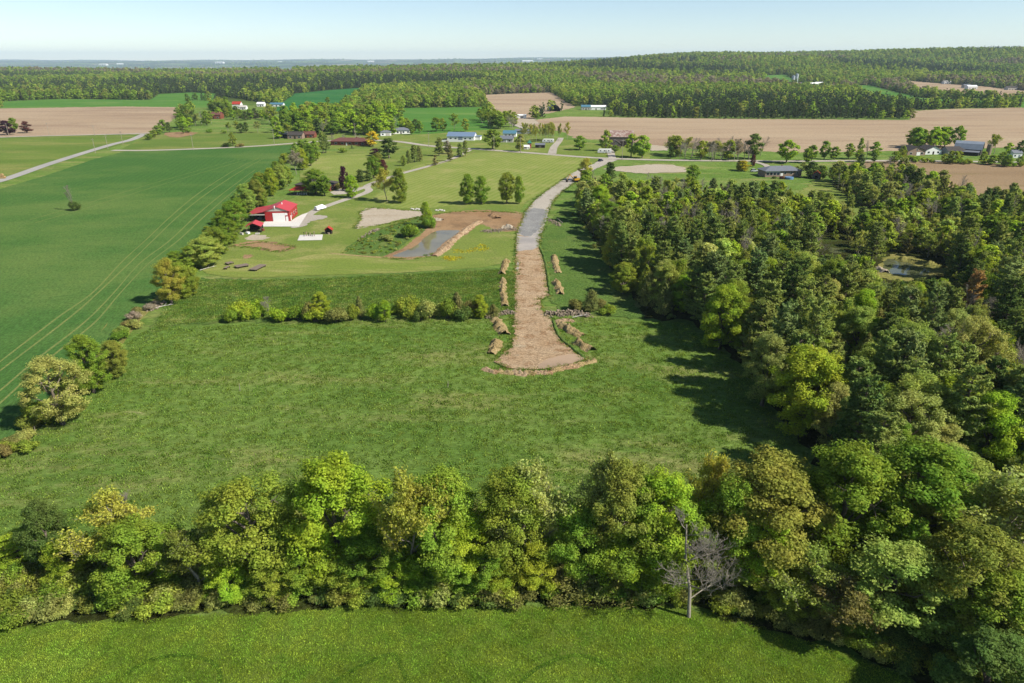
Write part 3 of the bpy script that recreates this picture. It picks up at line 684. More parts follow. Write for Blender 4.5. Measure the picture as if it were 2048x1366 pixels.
# gravel pit, pond, dirt
sheet('bank', [(690,506),(700,490),(745,464),(790,448),(850,430),(872,440),(868,455),(820,480),(785,510),(740,512)], 'darkgrass', 'weedy green bank between the gravel pad and the pond', smooth=True, rough=.3, cat='bank')
sheet('dirt_pad', [(706,457),(722,440),(720,424),(745,416),(800,420),(850,424),(852,432),(800,440),(760,450),(730,456)], 'pad', 'pale gravel pad beside the drive turnaround', smooth=True, rough=0.45, cat='gravel pad')
sheet('dirt_pad', [(868,430),(910,424),(960,421),(1010,424),(1045,426),(1050,440),(1038,460),(1000,462),(960,450),(930,470),(880,466),(860,470),(830,480),(862,450)], 'mud', 'brown scraped earth between the pond and the lane', smooth=True, rough=0.54, cat='bare earth')
sheet('dirt_pad', [(765,514),(800,500),(830,478),(862,462),(900,458),(925,462),(900,480),(880,505),(830,518),(790,519)], 'mud', 'bare muddy margin round the pond', smooth=True, rough=0.36, cat='bare earth')
sheet('pond', [(786,512),(812,502),(835,490),(850,476),(872,463),(905,461),(920,463),(905,474),(888,486),(876,498),(866,511),(830,514),(806,515)], 'pond', 'shallow muddy pond beside the earth bank', smooth=True, rough=.12, cat='pond')
sheet('dirt_pad', [(458,494),(480,486),(530,484),(585,492),(590,497),(560,505),(530,500),(500,494)], 'mud', 'worn brown patch in the farmyard grass', smooth=True, rough=0.72, cat='bare earth')
sheet('dirt_pad', [(484,514),(492,510),(505,511),(503,516),(490,518)], 'mud', 'small worn patch above the wooden platforms', smooth=True, rough=0.36, cat='bare earth')
sheet('dirt_pad', [(488,477),(510,470),(535,474),(530,480),(500,481)], 'pad', 'worn pale ground in front of the small red shed', smooth=True, rough=0.54, cat='bare earth')
sheet('gravel_pad', [(1207,338),(1235,334),(1262,332),(1300,329),(1345,330),(1370,337),(1368,344),(1320,346),(1280,347),(1240,343)], 'pad', 'pale levelled gravel building pad beside the road', smooth=True, rough=0.9, cat='gravel pad')
sheet('gravel_pad', [(1300,290),(1336,293),(1336,301),(1302,302)], 'pad', 'bare gravel yard beside the rusty-roofed barn', rough=0.72, cat='gravel pad')
sheet('gravel_pad', [(1022,240),(1070,238),(1080,248),(1045,252),(1026,250)], 'pad', 'pale gravel yard by the white shed', rough=1.44, cat='gravel pad')
sheet('dirt_pad', [(330,266),(380,264),(392,268),(360,275),(335,273)], 'mud', 'bare brown earth patch beside the road junction', smooth=True, rough=1.08, cat='bare earth')
ribbon('worn_strip', [(660,507),(700,511),(740,514),(785,517),(830,519)], [.6,1.4,.9], 'straw', 'dry straw-coloured strip below the weedy bank', 'bare strip')
# roads
ribbon('road', [(-120,392),(0,362),(90,331),(165,307),(225,289),(262,280),(290,268)], 6.5, 'asphalt', 'narrow paved lane running up beside the deep green crop field', 'road')
ribbon('road', [(-60,277),(60,273),(180,270),(260,268),(300,266)], 5.5, 'gravel', 'pale gravel road along the tan ploughed field', 'road')
ribbon('road', [(225,301),(300,301),(420,297),(520,292),(600,286),(700,280),(790,283),(860,292),(960,299),(1060,306),(1160,314),(1240,318),(1360,321),(1500,322),(1560,323),(1700,322),(1850,322),(2100,326)], 6.5, 'gravel', 'pale county road passing through the hamlet', 'road')
ribbon('driveway', [(940,300),(905,318),(860,332),(812,345),(770,358)], 3.6, 'gravel', 'gravel farm drive descending past the young pines', 'driveway')
ribbon('driveway', [(770,358),(735,372),(738,382),(716,392),(690,400),(655,412),(632,421),(612,434)], 3.8, 'gravel', 'curving gravel drive leading to the red shop', 'driveway')
sheet('driveway', [(660,385),(680,378),(700,380),(735,372),(728,378),(700,388),(668,390)], 'gravel', 'gravel parking apron beside the farmhouse', cat='driveway')
ribbon('driveway', [(1104,308),(1108,295),(1118,283),(1122,276)], [6, 4.5], 'gravel', 'gravel entrance track beside the slender grove', 'driveway')
ribbon('driveway', [(1060,262),(1035,252),(1020,245)], 5, 'gravel', 'pale track climbing to the white shed', 'driveway')
ribbon('driveway', [(1225,318),(1222,300),(1235,290)], 5, 'gravel', 'short farmyard drive in front of the rusty-roofed barn', 'driveway')
ribbon('driveway', [(1500,322),(1530,330),(1540,340)], 4, 'gravel', 'drive to the white bungalow', 'driveway')
ribbon('track', [(830,345),(880,327),(930,312),(950,303)], .9, 'drygrass', 'faint worn track across the mown hay field', 'wheel track')
sheet('driveway', [(612,452),(585,457),(588,448),(612,432),(650,432),(652,437),(620,444)], 'gravel', 'spilled gravel beside the concrete apron', smooth=True, rough=.3, cat='driveway')
# the dirt lane
LANE_R = [(1168,719),(1142.6,699),(1122,682),(1109,663),(1104,639),(1083.7,619.6),(1079,599),(1098,592.7),(1094,563),(1089,530),(1083.7,512),(1077,494),(1077,472)]
LANE_L = [(1034,466),(1032.5,490),(1032,537.6),(1030,584),(1028.6,635),(1028,673),(1023.5,695),(1007,709),(987.6,724.6)]
LANE_B = [(1014.5,737),(1053,741),(1096.5,737.4),(1140,730)]
sheet('dirt_lane', LANE_R + LANE_L + LANE_B, 'dirt', 'bare straw-coloured dirt lane ending in a flared turning head', rough=.22, cat='dirt lane')
sheet('dirt_lane', [(1034,470),(1046,440),(1051,425),(1070.6,400.5),(1095,381),(1144,347),(1162,338),(1188,328),(1204,317),(1236,320),(1228,323),(1193,337),(1160,357),(1127,381),(1107,400),(1096,425),(1092.5,442),(1085,460),(1078,478)], 'gravel', 'pale gravel lane joining the dirt lane to the county road', rough=.25, cat='gravel lane')
sheet('wet_gravel', [(1036,466),(1046,441),(1051,424),(1066,416),(1095,420),(1092,440),(1080,458),(1072,466),(1060,474),(1046,474)], 'wetgravel', 'wet grey gravel end of the lane beside the puddle', rough=.3, cat='wet gravel')
sheet('puddle', [(1033.5,472),(1046,474),(1062,475),(1074,464),(1084,456),(1087,460),(1078,476),(1077,494),(1068,500),(1050,502),(1033,504),(1033,488)], 'puddle', 'broad shallow puddle across the lane below the wet gravel', smooth=False, rough=.15, cat='puddle')
sheet('puddle', [(1075,736),(1090,722),(1120,713),(1150,710),(1166,719),(1140,729),(1100,737)], 'mudpuddle', 'thin brown puddle in the turning head', smooth=True, rough=.12, cat='puddle')
sheet('puddle', [(1033,533),(1036,522),(1038,528),(1037,540),(1033.5,541)], 'puddle', 'narrow puddle against the edge of the dirt lane', smooth=True, cat='puddle')
# wood pond
sheet('pond', [(1655,500),(1665,496),(1690,502),(1680,508),(1662,506)], 'woodpond', 'small blue patch of water among the pines', smooth=True, rough=.3, cat='pond')
sheet('bank', [(1750,545),(1770,518),(1800,508),(1850,522),(1880,530),(1905,540),(1880,552),(1820,565),(1775,560)], 'drygrass', 'open grassy bank round the woodland pond', smooth=True, rough=.5, cat='bank')
sheet('pond', [(1762,538),(1775,520),(1800,522),(1840,535),(1862,546),(1835,552),(1795,550),(1772,547)], 'woodpond', 'woodland pond reflecting the sky between the pines', smooth=True, rough=.3, cat='pond')
# cut turf edge along the lane: stands above the scraped earth
def turf_edge(px, label, h=.45, w=2.2):
    c = smooth_line(wpoly(px), False, n=10); V, Q = [], []; rg = np.random.default_rng(5)
    for i, p in enumerate(c):
        d = c[min(i + 1, len(c) - 1)] - c[max(i - 1, 0)]; d = d / (np.linalg.norm(d) + 1e-9); nn = np.array([d[1], -d[0]])
        e = min(1, min(i, len(c) - 1 - i) / 3); hh = h * e * rg.uniform(.7, 1.25) + .03; jt = rg.normal() * .1
        for s, z in ((-.1 + jt, .0), (0. + jt, hh), (.5 + jt, hh * 1.05), (w, .02)): V.append((p[0] + nn[0] * s, p[1] + nn[1] * s, z))
    for i in range(len(c) - 1):
        for k in range(3): Q.append((4*i+k, 4*i+k+1, 4*i+4+k+1, 4*i+4+k))
    o = mobj('turf_edge', mesh_np('turf_edge', V, Q), M['darkgrass']); tag(o, label, 'turf edge', None, 'structure')
turf_edge([(1169,719),(1143,698),(1123,681),(1110,662),(1105,640)], 'cut turf edge curving along the flared turning head', .4, .9)
turf_edge([(1099,593),(1095,563),(1090,530),(1085,512),(1078,495)], 'cut turf edge along the straight dirt lane', .4, .9)
# ------------------------------------------------------------------ trees
def T(px, py, kind, h, w, color, label, group=None, var=None, **k):
    x, y = top_at(px, py, h); return plant(x, y, kind, h, w, color, label, group, var, **k)
def B(px, py, kind, h, w, color, label, group=None, var=None, **k):      # by the foot of the trunk
    p = G(px, py); return plant(p.x, p.y, kind, h, w, color, label, group, var, **k)
GR = 'trees in the row along the young crop field'
near = [
 (68,997,'broad',11,5.5,'dark','slim dark green tree at the open end of the near tree row',1),
 (160,997,'sparse',12,8,'yellow','yellow thin-leaved tree beside a white bare trunk in the near row',0),
 (235,990,'bare',11,4,'grey','pale bare-branched trunk rising between two leafy trees of the near row',1),
 (245,1037,'broad',13,9,'mid','rounded mid green tree next to the dark gap in the near row',0),
 (374,1062,'sparse',12,6.5,'bronze','bronze half-leafed tree beside the spreading oak of the near row',2),
 (480,955,'broad',18,12.5,'olive','spreading olive oak with grey limbs showing in the near row',5),
 (655,908,'broad',20,13,'bright','tallest bright green maple of the near row',0),
 (452,1130,'broad',8,5.5,'bright','small fresh green tree at the foot of the olive oak',1),
 (534,1108,'broad',9,6.5,'olive','small olive tree below the tall bright maple',4),
 (600,1090,'broad',10,7,'mid','low leafy tree tucked under the tall bright maple',2),
 (790,930,'sparse',18,9,'yellow','golden thin-leaved tree with dark trunk beside the tall bright maple',1),
 (875,933,'broad',18,10,'mid','dense mid green oval tree in the middle of the near row',1),
 (1017,933,'broad',17,9.5,'olive','olive green tree with a bare limb pointing out of its crown',6),
 (1098,945,'sparse',16,9,'pale','pale see-through tree in the gap of the near row',0),
 (1198,926,'sparse',17,6,'pale','narrow pale thin-leaved tree beside the orange-topped tree',2),
 (1252,912,'broad',18,8.5,'bronze','orange-brown topped tree standing above the near row',4),
 (1285,962,'broad',17,11,'mid','broad green tree in front of the orange-topped tree',2),
 (1330,937,'broad',17,10,'bright','rounded fresh green tree between the orange-topped and yellow trees',0),
 (952,1087,'broad',10,7,'mid','short green tree in front of the dense oval tree',4),
 (995,1115,'broad',9,6,'lime','small light green tree at the middle edge of the crop field',1),
 (1077,1083,'broad',9.5,6,'lime','small yellow-green tree beside the brown cedars',6),
 (803,1110,'broad',9.5,7.5,'bright','cone-shaped fresh green tree beside a deep shadow in the row',3),
 (880,1130,'shrub',6,7,'olive','olive thicket at the field edge between two small trees',1),
 (1245,1050,'broad',12,9,'bright','bright green tree rising behind the brown cedars',2),
 (1130,1122,'cedar',8.5,5,(.20,.21,.055),'first brown cedar next to the small yellow-green tree',0),
 (1177,1112,'cedar',9,5.5,(.20,.21,.055),'tallest brown cedar at the crop field edge',1),
 (1240,1125,'cedar',8.5,5.5,(.20,.21,.055),'brown cedar standing before the bright green tree',2),
 (1406,905,'sparse',16,5.5,'yellow','small yellow tree peeping above the near row',1),
 (1480,945,'broad',16,8,'mid','green tree squeezed beside the bronze maple',1),
 (1548,905,'broad',18,14,'bronze','widest bronze-green maple at the corner of the near row',2),
 (1534,1019,'broad',12,8,'bright','bright green bough tree under the bronze maple',5),
 (1402,1044,'bare',13.5,9.5,(.26,.24,.2),'large grey leafless tree with drooping twigs at the crop field edge',0),
 (1650,1004,'bare',12,6,'grey','leafless trunk between the bronze maple and the twin green maples',1),
 (1720,884,'broad',19,12.5,'mid','big green maple at the meadow corner where the row meets the wood',0),
 (1877,880,'broad',19,13,'mid','big round green maple against the brown cedars of the wood',2),
 (1975,935,'sparse',17,12,'pale','wide pale thin-leaved tree beside the big round maple',1),
 (1884,975,'broad',14,9,'bronze','brown-tinged tree below the big round maple',4),
 (1990,1055,'broad',16,13,'bronze','wide bronze tree on the slope beside the light green ash',5),
 (1811,1084,'broad',13,12.5,'fresh','light green ash with layered open boughs',6),
 (1939,1205,'broad',11,10,'fresh','low light green tree by the corner of the crop field',5),
 (1592,1099,'sparse',10,7.5,'fresh','thin green half-leafed tree behind the leafless tree',0),
 (1504,1117,'sparse',8.5,8,'bronze','brown twiggy tree beside the large leafless tree',2),
 (1600,1150,'broad',7.5,6.5,'olive','small olive tree near the bend of the crop field edge',4),
 (1680,1140,'sparse',9,8,'cedarb','brown brushy tree with a fallen pale limb below it',1),
 (1720,1230,'broad',6.5,6,'mid','low green tree at the bend of the crop field edge',1),
 (1800,1240,'broad',7,7,'dark','dark low tree in the shaded corner of the crop field',2),
 (2010,1270,'broad',10,9,'dark','dark green tree over the shaded field corner',0),
 (1900,1290,'broad',7,7,'dark','deep green low tree overhanging the shaded field corner',4),
 (2040,1150,'broad',13,10,'olive','olive tree standing behind the low light green tree',1),
 (20,1060,'broad',6,5,'lime','small yellow-green sapling at the open end of the near row',4),
 (110,1075,'broad',7,5.5,'lime','yellow-green low tree under the slim dark green tree',6),
 (690,1100,'broad',10,7,'olive','olive low tree under the golden thin-leaved tree',5),
 (735,1050,'broad',12,8,'mid','green lower tree between the bright maple and the golden tree',4),
 (1370,1000,'broad',13,9,'mid','green tree right behind the large leafless tree',0),
 (1160,1010,'broad',12,8,'mid','green tree in the gap beneath the pale see-through tree',1),
 (920,1020,'broad',13,8,'bright','green bough tree between the dense oval tree and the olive tree',6),
 (1320,1100,'broad',9,7,'mid','leafy low tree between the cedars and the large leafless tree',2),
]
EDGE = sorted((q.x, q.y) for q in (G(*e) for e in [(-300,1262),(0,1252),(150,1243),(300,1236),(500,1224),(700,1215),(950,1216),(1200,1211),(1330,1215),(1420,1226),(1520,1246),(1620,1282),(1710,1318),(1800,1350)]))
for px, py, k, h, w, c, lb, v in near:
    x, y = top_at(px, py, h)
    lim = float(np.interp(x, [e[0] for e in EDGE], [e[1] for e in EDGE])) + .46 * w
    if y < lim and x < 46 and k != 'bare':          # the row stops at the crop edge: set the trunk back, keep the crown top on its sight line
        tn = (CAM_H - h) / y; x *= lim / y; y = lim; h = max(CAM_H - y * tn, 3.5)
    plant(x, y, k, h, w, c, lb, GR, v)

GH = 'trees in the hedgerow beside the crop field'
for px, py, k, h, w, c, lb, v in [
 (88,715,'broad',13,10.5,'pale','wide pale half-leafed tree beside the dense green tree in the hedgerow',5),
 (158,671,'broad',12,8.5,'mid','dense green hedgerow tree beside the wide pale tree',4),
 (218,682,'broad',8,5.5,'bronze','small bronze hedgerow tree touching the dense green tree',1),
 (85,800,'shrub',4,7,'olive','low thicket at the foot of the wide pale tree',1),
 (325,517,'broad',12.5,9,'yellow','tall yellowish hedgerow tree casting a shadow onto the crop',6),
 (352,525,'broad',10,7,'olive','olive hedgerow tree right behind the tall yellowish one',3),
 (372,535,'broad',8,6,'olive','lower olive tree at the end of the yellowish clump',1),
 (405,474,'broad',9.5,12,'fresh','broad bushy tree in the hedgerow level with the wooden platforms',2),
 (430,455,'broad',9,9.5,'olive','bushy tree behind the small red shed',0),
 (452,438,'broad',9,8.5,'mid','dark bushy tree beside the small red shed',4),
 (462,402,'broad',11,11.5,'mid','wide rounded tree behind the shop lean-to',0),
 (485,368,'broad',12,10,'fresh','green tree just beyond the shop in the hedgerow',3),
 (508,359,'broad',12,9.5,'bronze','bronze half-leafed tree beyond the shop in the hedgerow',0),
 (520,372,'broad',9,6,'olive','olive tree close against the shop roof',1),
 (538,336,'broad',13,7.5,'lime','bright yellow-green hedgerow tree above the farmhouse drive',3),
 (556,330,'broad',12,9.5,'fresh','green hedgerow tree behind the farmhouse',1),
 (570,333,'broad',10,7,'olive','olive hedgerow tree touching the farmhouse roof',2),
 (588,305,'sparse',12,8,'grey','greyish twiggy tree higher up the hedgerow',0),
 (602,298,'broad',12,8,'lime','yellow-green tree at the upper end of the hedgerow',0),
 (617,288,'broad',13,9,'mid','rounded green tree at the upper end of the hedgerow',2),
 (628,280,'broad',13,8,'mid','green tree where the hedgerow meets the road',4),
 (642,262,'pine',15,7,'pine','dark upright conifer where the hedgerow meets the road',1)]:
    T(px, py, k, h, w, c, lb, GH, v)
for px, py, h, w, c in [(30,892,2.2,3.5,'cedarb'),(8,915,2.4,3.2,'cedarb'),(258,655,2.2,3.5,'cedarb'),(268,640,2.6,4,'grey'),(276,628,2.2,3.5,'cedarb'),(244,676,2,3,'bronze'),(298,620,1.8,3.4,'grey'),(310,612,1.6,3,'grey'),(230,700,2.2,3.4,'olive'),(130,790,3,4.5,'olive'),(160,765,3,4,'bronze'),(60,855,2.5,4,'bronze'),(392,535,2.5,4,'mid'),(408,520,2.5,4,'pale')]:
    B(px, py, 'shrub', h, w, c, 'low scrubby bush on the bare stretch of the hedgerow', 'bushes on the hedgerow bank')

GS = 'shrubs in the row across the meadow'
mid = [(150,130,'shrub',5.5,6.5,'lime'),(270,120,'shrub',5.5,6,'bright'),(350,130,'bare',5.5,4.5,'grey'),(430,180,'shrub',4.2,6,'bright'),(550,150,'shrub',5,5.5,'mid'),(720,90,'broad',7,5,'lime'),(690,190,'shrub',4.2,6,'lime'),
 (850,190,'shrub',4.2,6.5,'cedar'),(960,175,'shrub',4.2,4,'olive'),(1010,110,'cedar',6,2.6,'cedar'),(1120,170,'shrub',4.3,4,'bright'),(1200,150,'broad',5.6,4.2,'bright'),(1370,100,'shrub',6,7,'olive'),(1540,120,'shrub',5.6,7,'pale'),
 (1660,130,'shrub',5.4,5,'olive'),(1730,80,'cedar',7,4.2,'cedarb'),(1830,110,'shrub',5.6,5,'cedarb'),(1900,110,'broad',6,4.5,'lime'),(2000,170,'cedar',3.6,3.6,'cedar'),(640,160,'shrub',4.8,4.5,'cedar'),(1290,170,'shrub',3,3.4,'mid'),(60,215,'shrub',3.4,3.5,'mid'),(1460,170,'shrub',4.6,4.5,'dark'),(480,190,'shrub',4,4.5,'olive'),(1770,180,'shrub',4,5,'dark')]
lbs = ['rounded yellow-green shrub at the crop end of the shrub row','bright green shrub second from the crop end of the shrub row','grey leafless shrub in the shrub row','low bright green shrub behind the leafless one in the row','mid green shrub between the leafless one and the tall lime one','tallest lime green small tree of the shrub row','low lime shrub under the tallest tree of the row',
 'olive-brown shrub beside the tallest lime tree of the row','thin olive shrub next to the slim dark cedar','slim dark cedar spiking up in the shrub row','small bright shrub past the gap in the row','small bright tree past the gap in the row','large domed olive shrub in the row','pale blossoming shrub next to the domed olive one','olive shrub between the pale one and the bronze cedar','bronze cedar rising in the row near the dirt lane','brown shrub beside the bronze cedar','yellow-green small tree near the lane end of the row','last dark cedar of the row beside the spoil heap','dark shrub behind the tallest lime tree','very low shrub in the gap of the row','small shrub at the outer tip of the row','dark shrub between the domed olive one and the pale one','olive shrub next to the mid green one in the row','dark low shrub before the bronze cedar']
for (zx, zy, k, h, w, c), lb in zip(mid, lbs): T(440 + zx * .2734, 560 + zy * .2734, k, h, w, c, lb, GS)
B(1182,622,'cedar',6,4.2,'cedar','bushy dark cedar rising behind the stone heap by the lane',None,1)
B(1150,622,'shrub',3.2,5,'cedar','dark low shrub behind the stone heap by the lane')
B(1215,628,'shrub',2.8,5,'olive','thin olive shrub beyond the dark cedar at the stone heap')
B(1200,620,'shrub',3,4,'cedarb','brown shrub leaning against the dark cedar at the stone heap')

# farmstead trees
for px, py, k, h, w, c, lb, v in [
 (936,409,'broad',13.5,8,'mid','dark rounded first tree of the four in the hay field',1),(963,408,'broad',12.5,7.5,'mid','second tree of the four in the hay field, smaller crown',0),
 (1014,408,'broad',14,8,'olive','third and tallest tree of the four in the hay field',2),(1038,408,'broad',12.5,5.8,'mid','slimmest last tree of the four beside the lane',1),
 (775,404,'sparse',14,9,'yellow','yellowish open-crowned tree of the pair by the gravel pad',0),(800,406,'broad',15.5,8.5,'olive','taller green tree of the pair by the gravel pad',3),
 (704,396,'broad',10.5,8,'bright','round fresh green tree in the drive loop',0),(689,382,'broad',12,5.5,'purple','purple-leaved tree in the drive loop',3),
 (722,364,'pine',6.5,7,'dark','low spreading pine beyond the drive loop',0),(738,362,'pine',6,6,'pine','second low pine beyond the drive loop',1),(748,357,'broad',12,10,'mid','broad green tree beside the low pines',2),
 (768,352,'broad',9,5,'copper','brownish tree between the low pines and the pair',1),(757,345,'broad',11,9,'bronze','bronze tinted tree behind the low pines',0),
 (632,389,'broad',12,12.5,'mid','large round tree in front of the farmhouse',2),(650,392,'broad',9.5,7,'mid','smaller tree at the corner of the farmhouse',2),
 (676,378,'shrub',3,4,'cedar','dark rounded bush by the farmhouse drive',0),(853,452,'broad',9.5,5,'lime','slender yellow-green tree on the weedy bank',3),(858,456,'shrub',5,6,'mid','leafy bush at the foot of the slender bank tree',0),
 (821,474,'shrub',5.5,7.5,'mid','rounded green bush on the bank above the pond',1),(775,482,'shrub',2.2,6,'pale','pale reedy clump at the pond edge',0),(150,421,'bare',11,4,'grey','dead leafless snag standing alone in the crop field',1),
 (151,421,'shrub',4.5,5,'dark','dark bush at the foot of the lone dead snag',1),
 (808,332,'broad',6.5,4.5,'fresh','small fresh tree at the end of the young pine group',1),(817,327,'pine',8,4,'pine','slim young pine next to the small fresh tree',0),(829,325,'pine',11,6.5,'pine','tallest young pine of the garden group',1),(839,323,'pine',9.5,5.5,'cedar','brownish pine in the garden group',2),
 (871,331,'cedar',7,5,'cedarb','brownish young tree beside the farm drive',0),(878,312,'pine',12,8,'pine','wide pine at the bend of the farm drive',1),(895,308,'broad',9,7,'grey','greyish thin-leaved tree behind the wide pine',4),(900,323,'pine',10.5,4.5,'cedar','narrow pine close to the farm drive',0),
 (920,314,'pine',9,5.5,'pine','pine near the drive entrance',2),(931,313,'pine',10.5,5.5,'pine','taller pine right at the drive entrance',1),
 (778,317,'broad',13,12.5,'dark','big dark rounded tree in the garden of the brick bungalow',0),(751,312,'broad',5,8,'purple','low purple-leaved tree beside the big dark garden tree',2),(746,293,'broad',11,11,'orange','orange-yellow tree glowing beside the brick bungalow',0),
 (652,306,'pine',13,8,'dark','dark conifer beside the brick bungalow',1),(685,305,'shrub',4,7,'mid','garden bush in front of the brick bungalow',0),(666,288,'bare',8,7,'purple','purplish twiggy tree before the brick bungalow wall',0),(687,288,'bare',7,7,'purple','second purplish twiggy tree before the brick bungalow',1),(722,288,'bare',8,8,'grey','grey twiggy tree between the bungalow and the orange tree',0),(705,297,'cedar',3,3,'bluepine','small blue spruce on the bungalow lawn',1),
 (1159,300,'broad',10,11,'mid','round dark-shadowed tree on the lawn beside the gravel entrance',0),(1040,303,'broad',12,9,'pale','pale green tree in front of the small houses',3),(985,299,'broad',14,15,'mid','large maple in front of the blue-roofed barn end',0),
 (1211,302,'broad',14.5,10,'olive','yellow-green tree against the rusty-roofed barn',3),(1262,314,'broad',15,10,'bright','first of two big maples in front of the rusty-roofed barn',0),(1284,316,'broad',14.5,12,'bright','second, wider big maple in front of the rusty-roofed barn',1),(1230,305,'broad',5,6,'mid','small tree by the barnyard drive',2),
 (1341,317,'pine',8,5.5,'dark','lone dark spruce on the verge beside the road',1),(1505,318,'broad',16,14,'dark','huge dark round tree beside the grey thicket',0),(1520,312,'bare',13,8,'grey','grey leafless tree in front of the huge dark round tree',0),
 (1572,326,'broad',14,14,'bright','wide fresh green tree behind the white bungalow',2),(1612,326,'broad',9,8,'mid','small tree behind the bungalow garden',1),(1623,322,'broad',10,7,'mid','mid green tree at the bungalow hedge',2),(1648,318,'broad',11.5,7.5,'mid','oval tree standing before the ploughed field',1),(1668,320,'broad',8.5,7,'mid','smaller tree next to the oval one before the ploughed field',0),
 (1697,318,'broad',10,8,'olive','olive tree beside the poplar',4),(1718,318,'broad',13.5,5,'mid','slim dark poplar before the ploughed field',3),(1733,318,'bare',11,6,'grey','leafless tree beside the slim poplar',1),(1748,318,'broad',11,8.5,'mid','rounded tree past the slim poplar',0),
 (1485,342,'broad',6,8,'orange','orange-yellow small tree on the bungalow lawn',0),(1477,340,'broad',5.5,4,'dark','dark green small tree touching the orange one',1),(1505,333,'broad',7,3.5,'copper','dark red slim tree on the bungalow lawn',3),
 (1170,362,'broad',12,9,'yellow','airy yellow-green tree shading the excavator beside the lane',6),(1385,362,'broad',8.5,9,'mid','round tree at the corner of the gravel building pad',0),
 (15,270,'broad',12,13,'purple','large purple-leaved tree by the gravel road',0),(30,266,'broad',13,10,'mid','green tree behind the purple-leaved pair',1),(54,266,'broad',10,11,'copper','second purple-leaved tree by the gravel road',0),
 (339,265,'pine',9,7,'dark','conical dark spruce by the road junction',1),(327,262,'broad',10,9,'mid','green tree above the road junction',1),(316,270,'broad',8,8,'mid','bushy tree above the road junction',0),(306,276,'broad',6,8,'olive','low bushy tree nearest the road junction',2),(298,280,'broad',5,7,'mid','low leafy bush at the road junction',4),
 (466,292,'broad',10,6,'olive','lone olive tree above the crop field verge',3),(455,294,'shrub',4,9,'dark','dark bushes at the foot of the lone olive tree',0),(480,294,'shrub',3,8,'cedarb','brown bushes beside the lone olive tree',1),
 (1640,405,'broad',5,5,'olive','small round tree on the sunny clearing',2),(1655,415,'broad',6.5,6,'fresh','light small tree on the sunny clearing',1)]:
    B(px, py, k, h, w, c, lb, None, v)

# belts: several alike trees along a line, told apart only by their place
def belt(px, wid, spacing, hr, mix, label, group, seed, wr=(.65, .95), mind=.5):
    rg = np.random.default_rng(seed); c = smooth_line(wpoly(px), False, n=10)
    L = [0]
    for i in range(1, len(c)): L.append(L[-1] + np.linalg.norm(c[i] - c[i - 1]))
    n = max(1, int(L[-1] * max(1, wid / spacing / 1.3) / spacing)); got = []
    kinds = [m[0] for m in mix]; pr = np.array([m[2] for m in mix], float); pr /= pr.sum()
    for _ in range(n * 6):
        if len(got) >= n: break
        s = rg.uniform(0, L[-1]); x = np.interp(s, L, [q[0] for q in c]) + rg.uniform(-.5, .5) * wid; y = np.interp(s, L, [q[1] for q in c]) + rg.uniform(-.5, .5) * wid
        if any((x - a) ** 2 + (y - b) ** 2 < (spacing * mind * 1.4) ** 2 for a, b in got): continue
        got.append((x, y)); k, cs, _ = mix[rg.choice(len(mix), p=pr)]; h = rg.uniform(*hr) * (1 if k not in ('shrub',) else .5); w = h * rg.uniform(*wr) * (1 if k != 'shrub' else 2)
        col = cs[rg.integers(len(cs))]
        lb = label % dict(broad='leafy green tree', sparse='thin-leaved tree', bare='leafless grey tree', pine='dark conifer', cedar='brownish cedar', shrub='bushy shrub')[k]
        plant(x, y, k, h, w, col, lb, group)
GM = [('broad', ['mid', 'mid', 'olive', 'bright', 'dark'], 6), ('sparse', ['pale', 'olive'], 2), ('bare', ['grey'], .6)]
belt([(345,565),(400,512),(445,462),(490,410),(535,362),(575,325),(610,296)], 5, 4.5, (5, 7.5), [('shrub', ['fresh', 'olive', 'mid', 'pale'], 3), ('broad', ['fresh', 'mid', 'olive'], 2)], '%s filling the upper hedgerow beside the crop field', 'bushes filling the upper hedgerow', 51, (.8, 1.1))
belt([(-10,925),(30,905),(80,850),(140,790),(200,735),(240,690),(290,635)], 4, 3.6, (3.2, 6), [('shrub', ['fresh', 'olive', 'pale', 'mid'], 1)], 'rounded %s in the lower hedgerow beside the meadow', 'bushes in the lower hedgerow', 52)
belt([(350,267),(400,266),(460,266),(525,264)], 14, 9, (6, 10), GM + [('shrub', ['mid'], 2)], '%s in the belt above the rough grass strip', 'belt above the rough grass strip', 1)
belt([(362,258),(400,250),(420,245)], 20, 10, (9, 14), GM, '%s behind the road junction belt', 'trees behind the junction belt', 2)
belt([(440,232),(470,238),(520,240),(560,242)], 30, 12, (8, 13), GM, '%s among the distant hamlet houses', 'trees among the distant houses', 3)
belt([(432,214),(445,222),(450,236)], 20, 9, (12, 17), [('broad', ['mid', 'dark'], 1)], 'tall dark %s beside the red-roofed white house', 'tall trees by the red-roofed house', 33)
belt([(540,278),(570,276),(610,272),(640,268)], 20, 9, (9, 14), GM, '%s by the dark sheds along the county road', 'trees by the dark sheds', 4)
belt([(610,262),(650,262),(700,266),(735,268)], 46, 9, (13, 19), [('broad', ['mid', 'mid', 'bright', 'olive'], 5), ('pine', ['dark'], 1.2)], 'tall %s massed behind the brick bungalow', 'trees massed behind the brick bungalow', 5)
belt([(590,248),(640,240),(700,238),(745,240)], 80, 13, (13, 18), [('broad', ['mid', 'bright', 'olive'], 5), ('sparse', ['pale'], 1)], '%s between the bungalow grove and the deep green field', 'trees before the deep green field', 6)
belt([(760,270),(800,262),(840,268)], 20, 10, (9, 14), GM, '%s around the grey-roofed houses', 'trees around the grey-roofed houses', 7)
belt([(868,262),(905,262),(945,263)], 14, 9, (10, 15), GM, '%s behind the blue-roofed barn', 'trees behind the blue-roofed barn', 8)
belt([(975,240),(990,250),(1012,258)], 26, 10, (11, 15), GM, '%s at the corner of the ploughed field', 'trees at the ploughed field corner', 9)
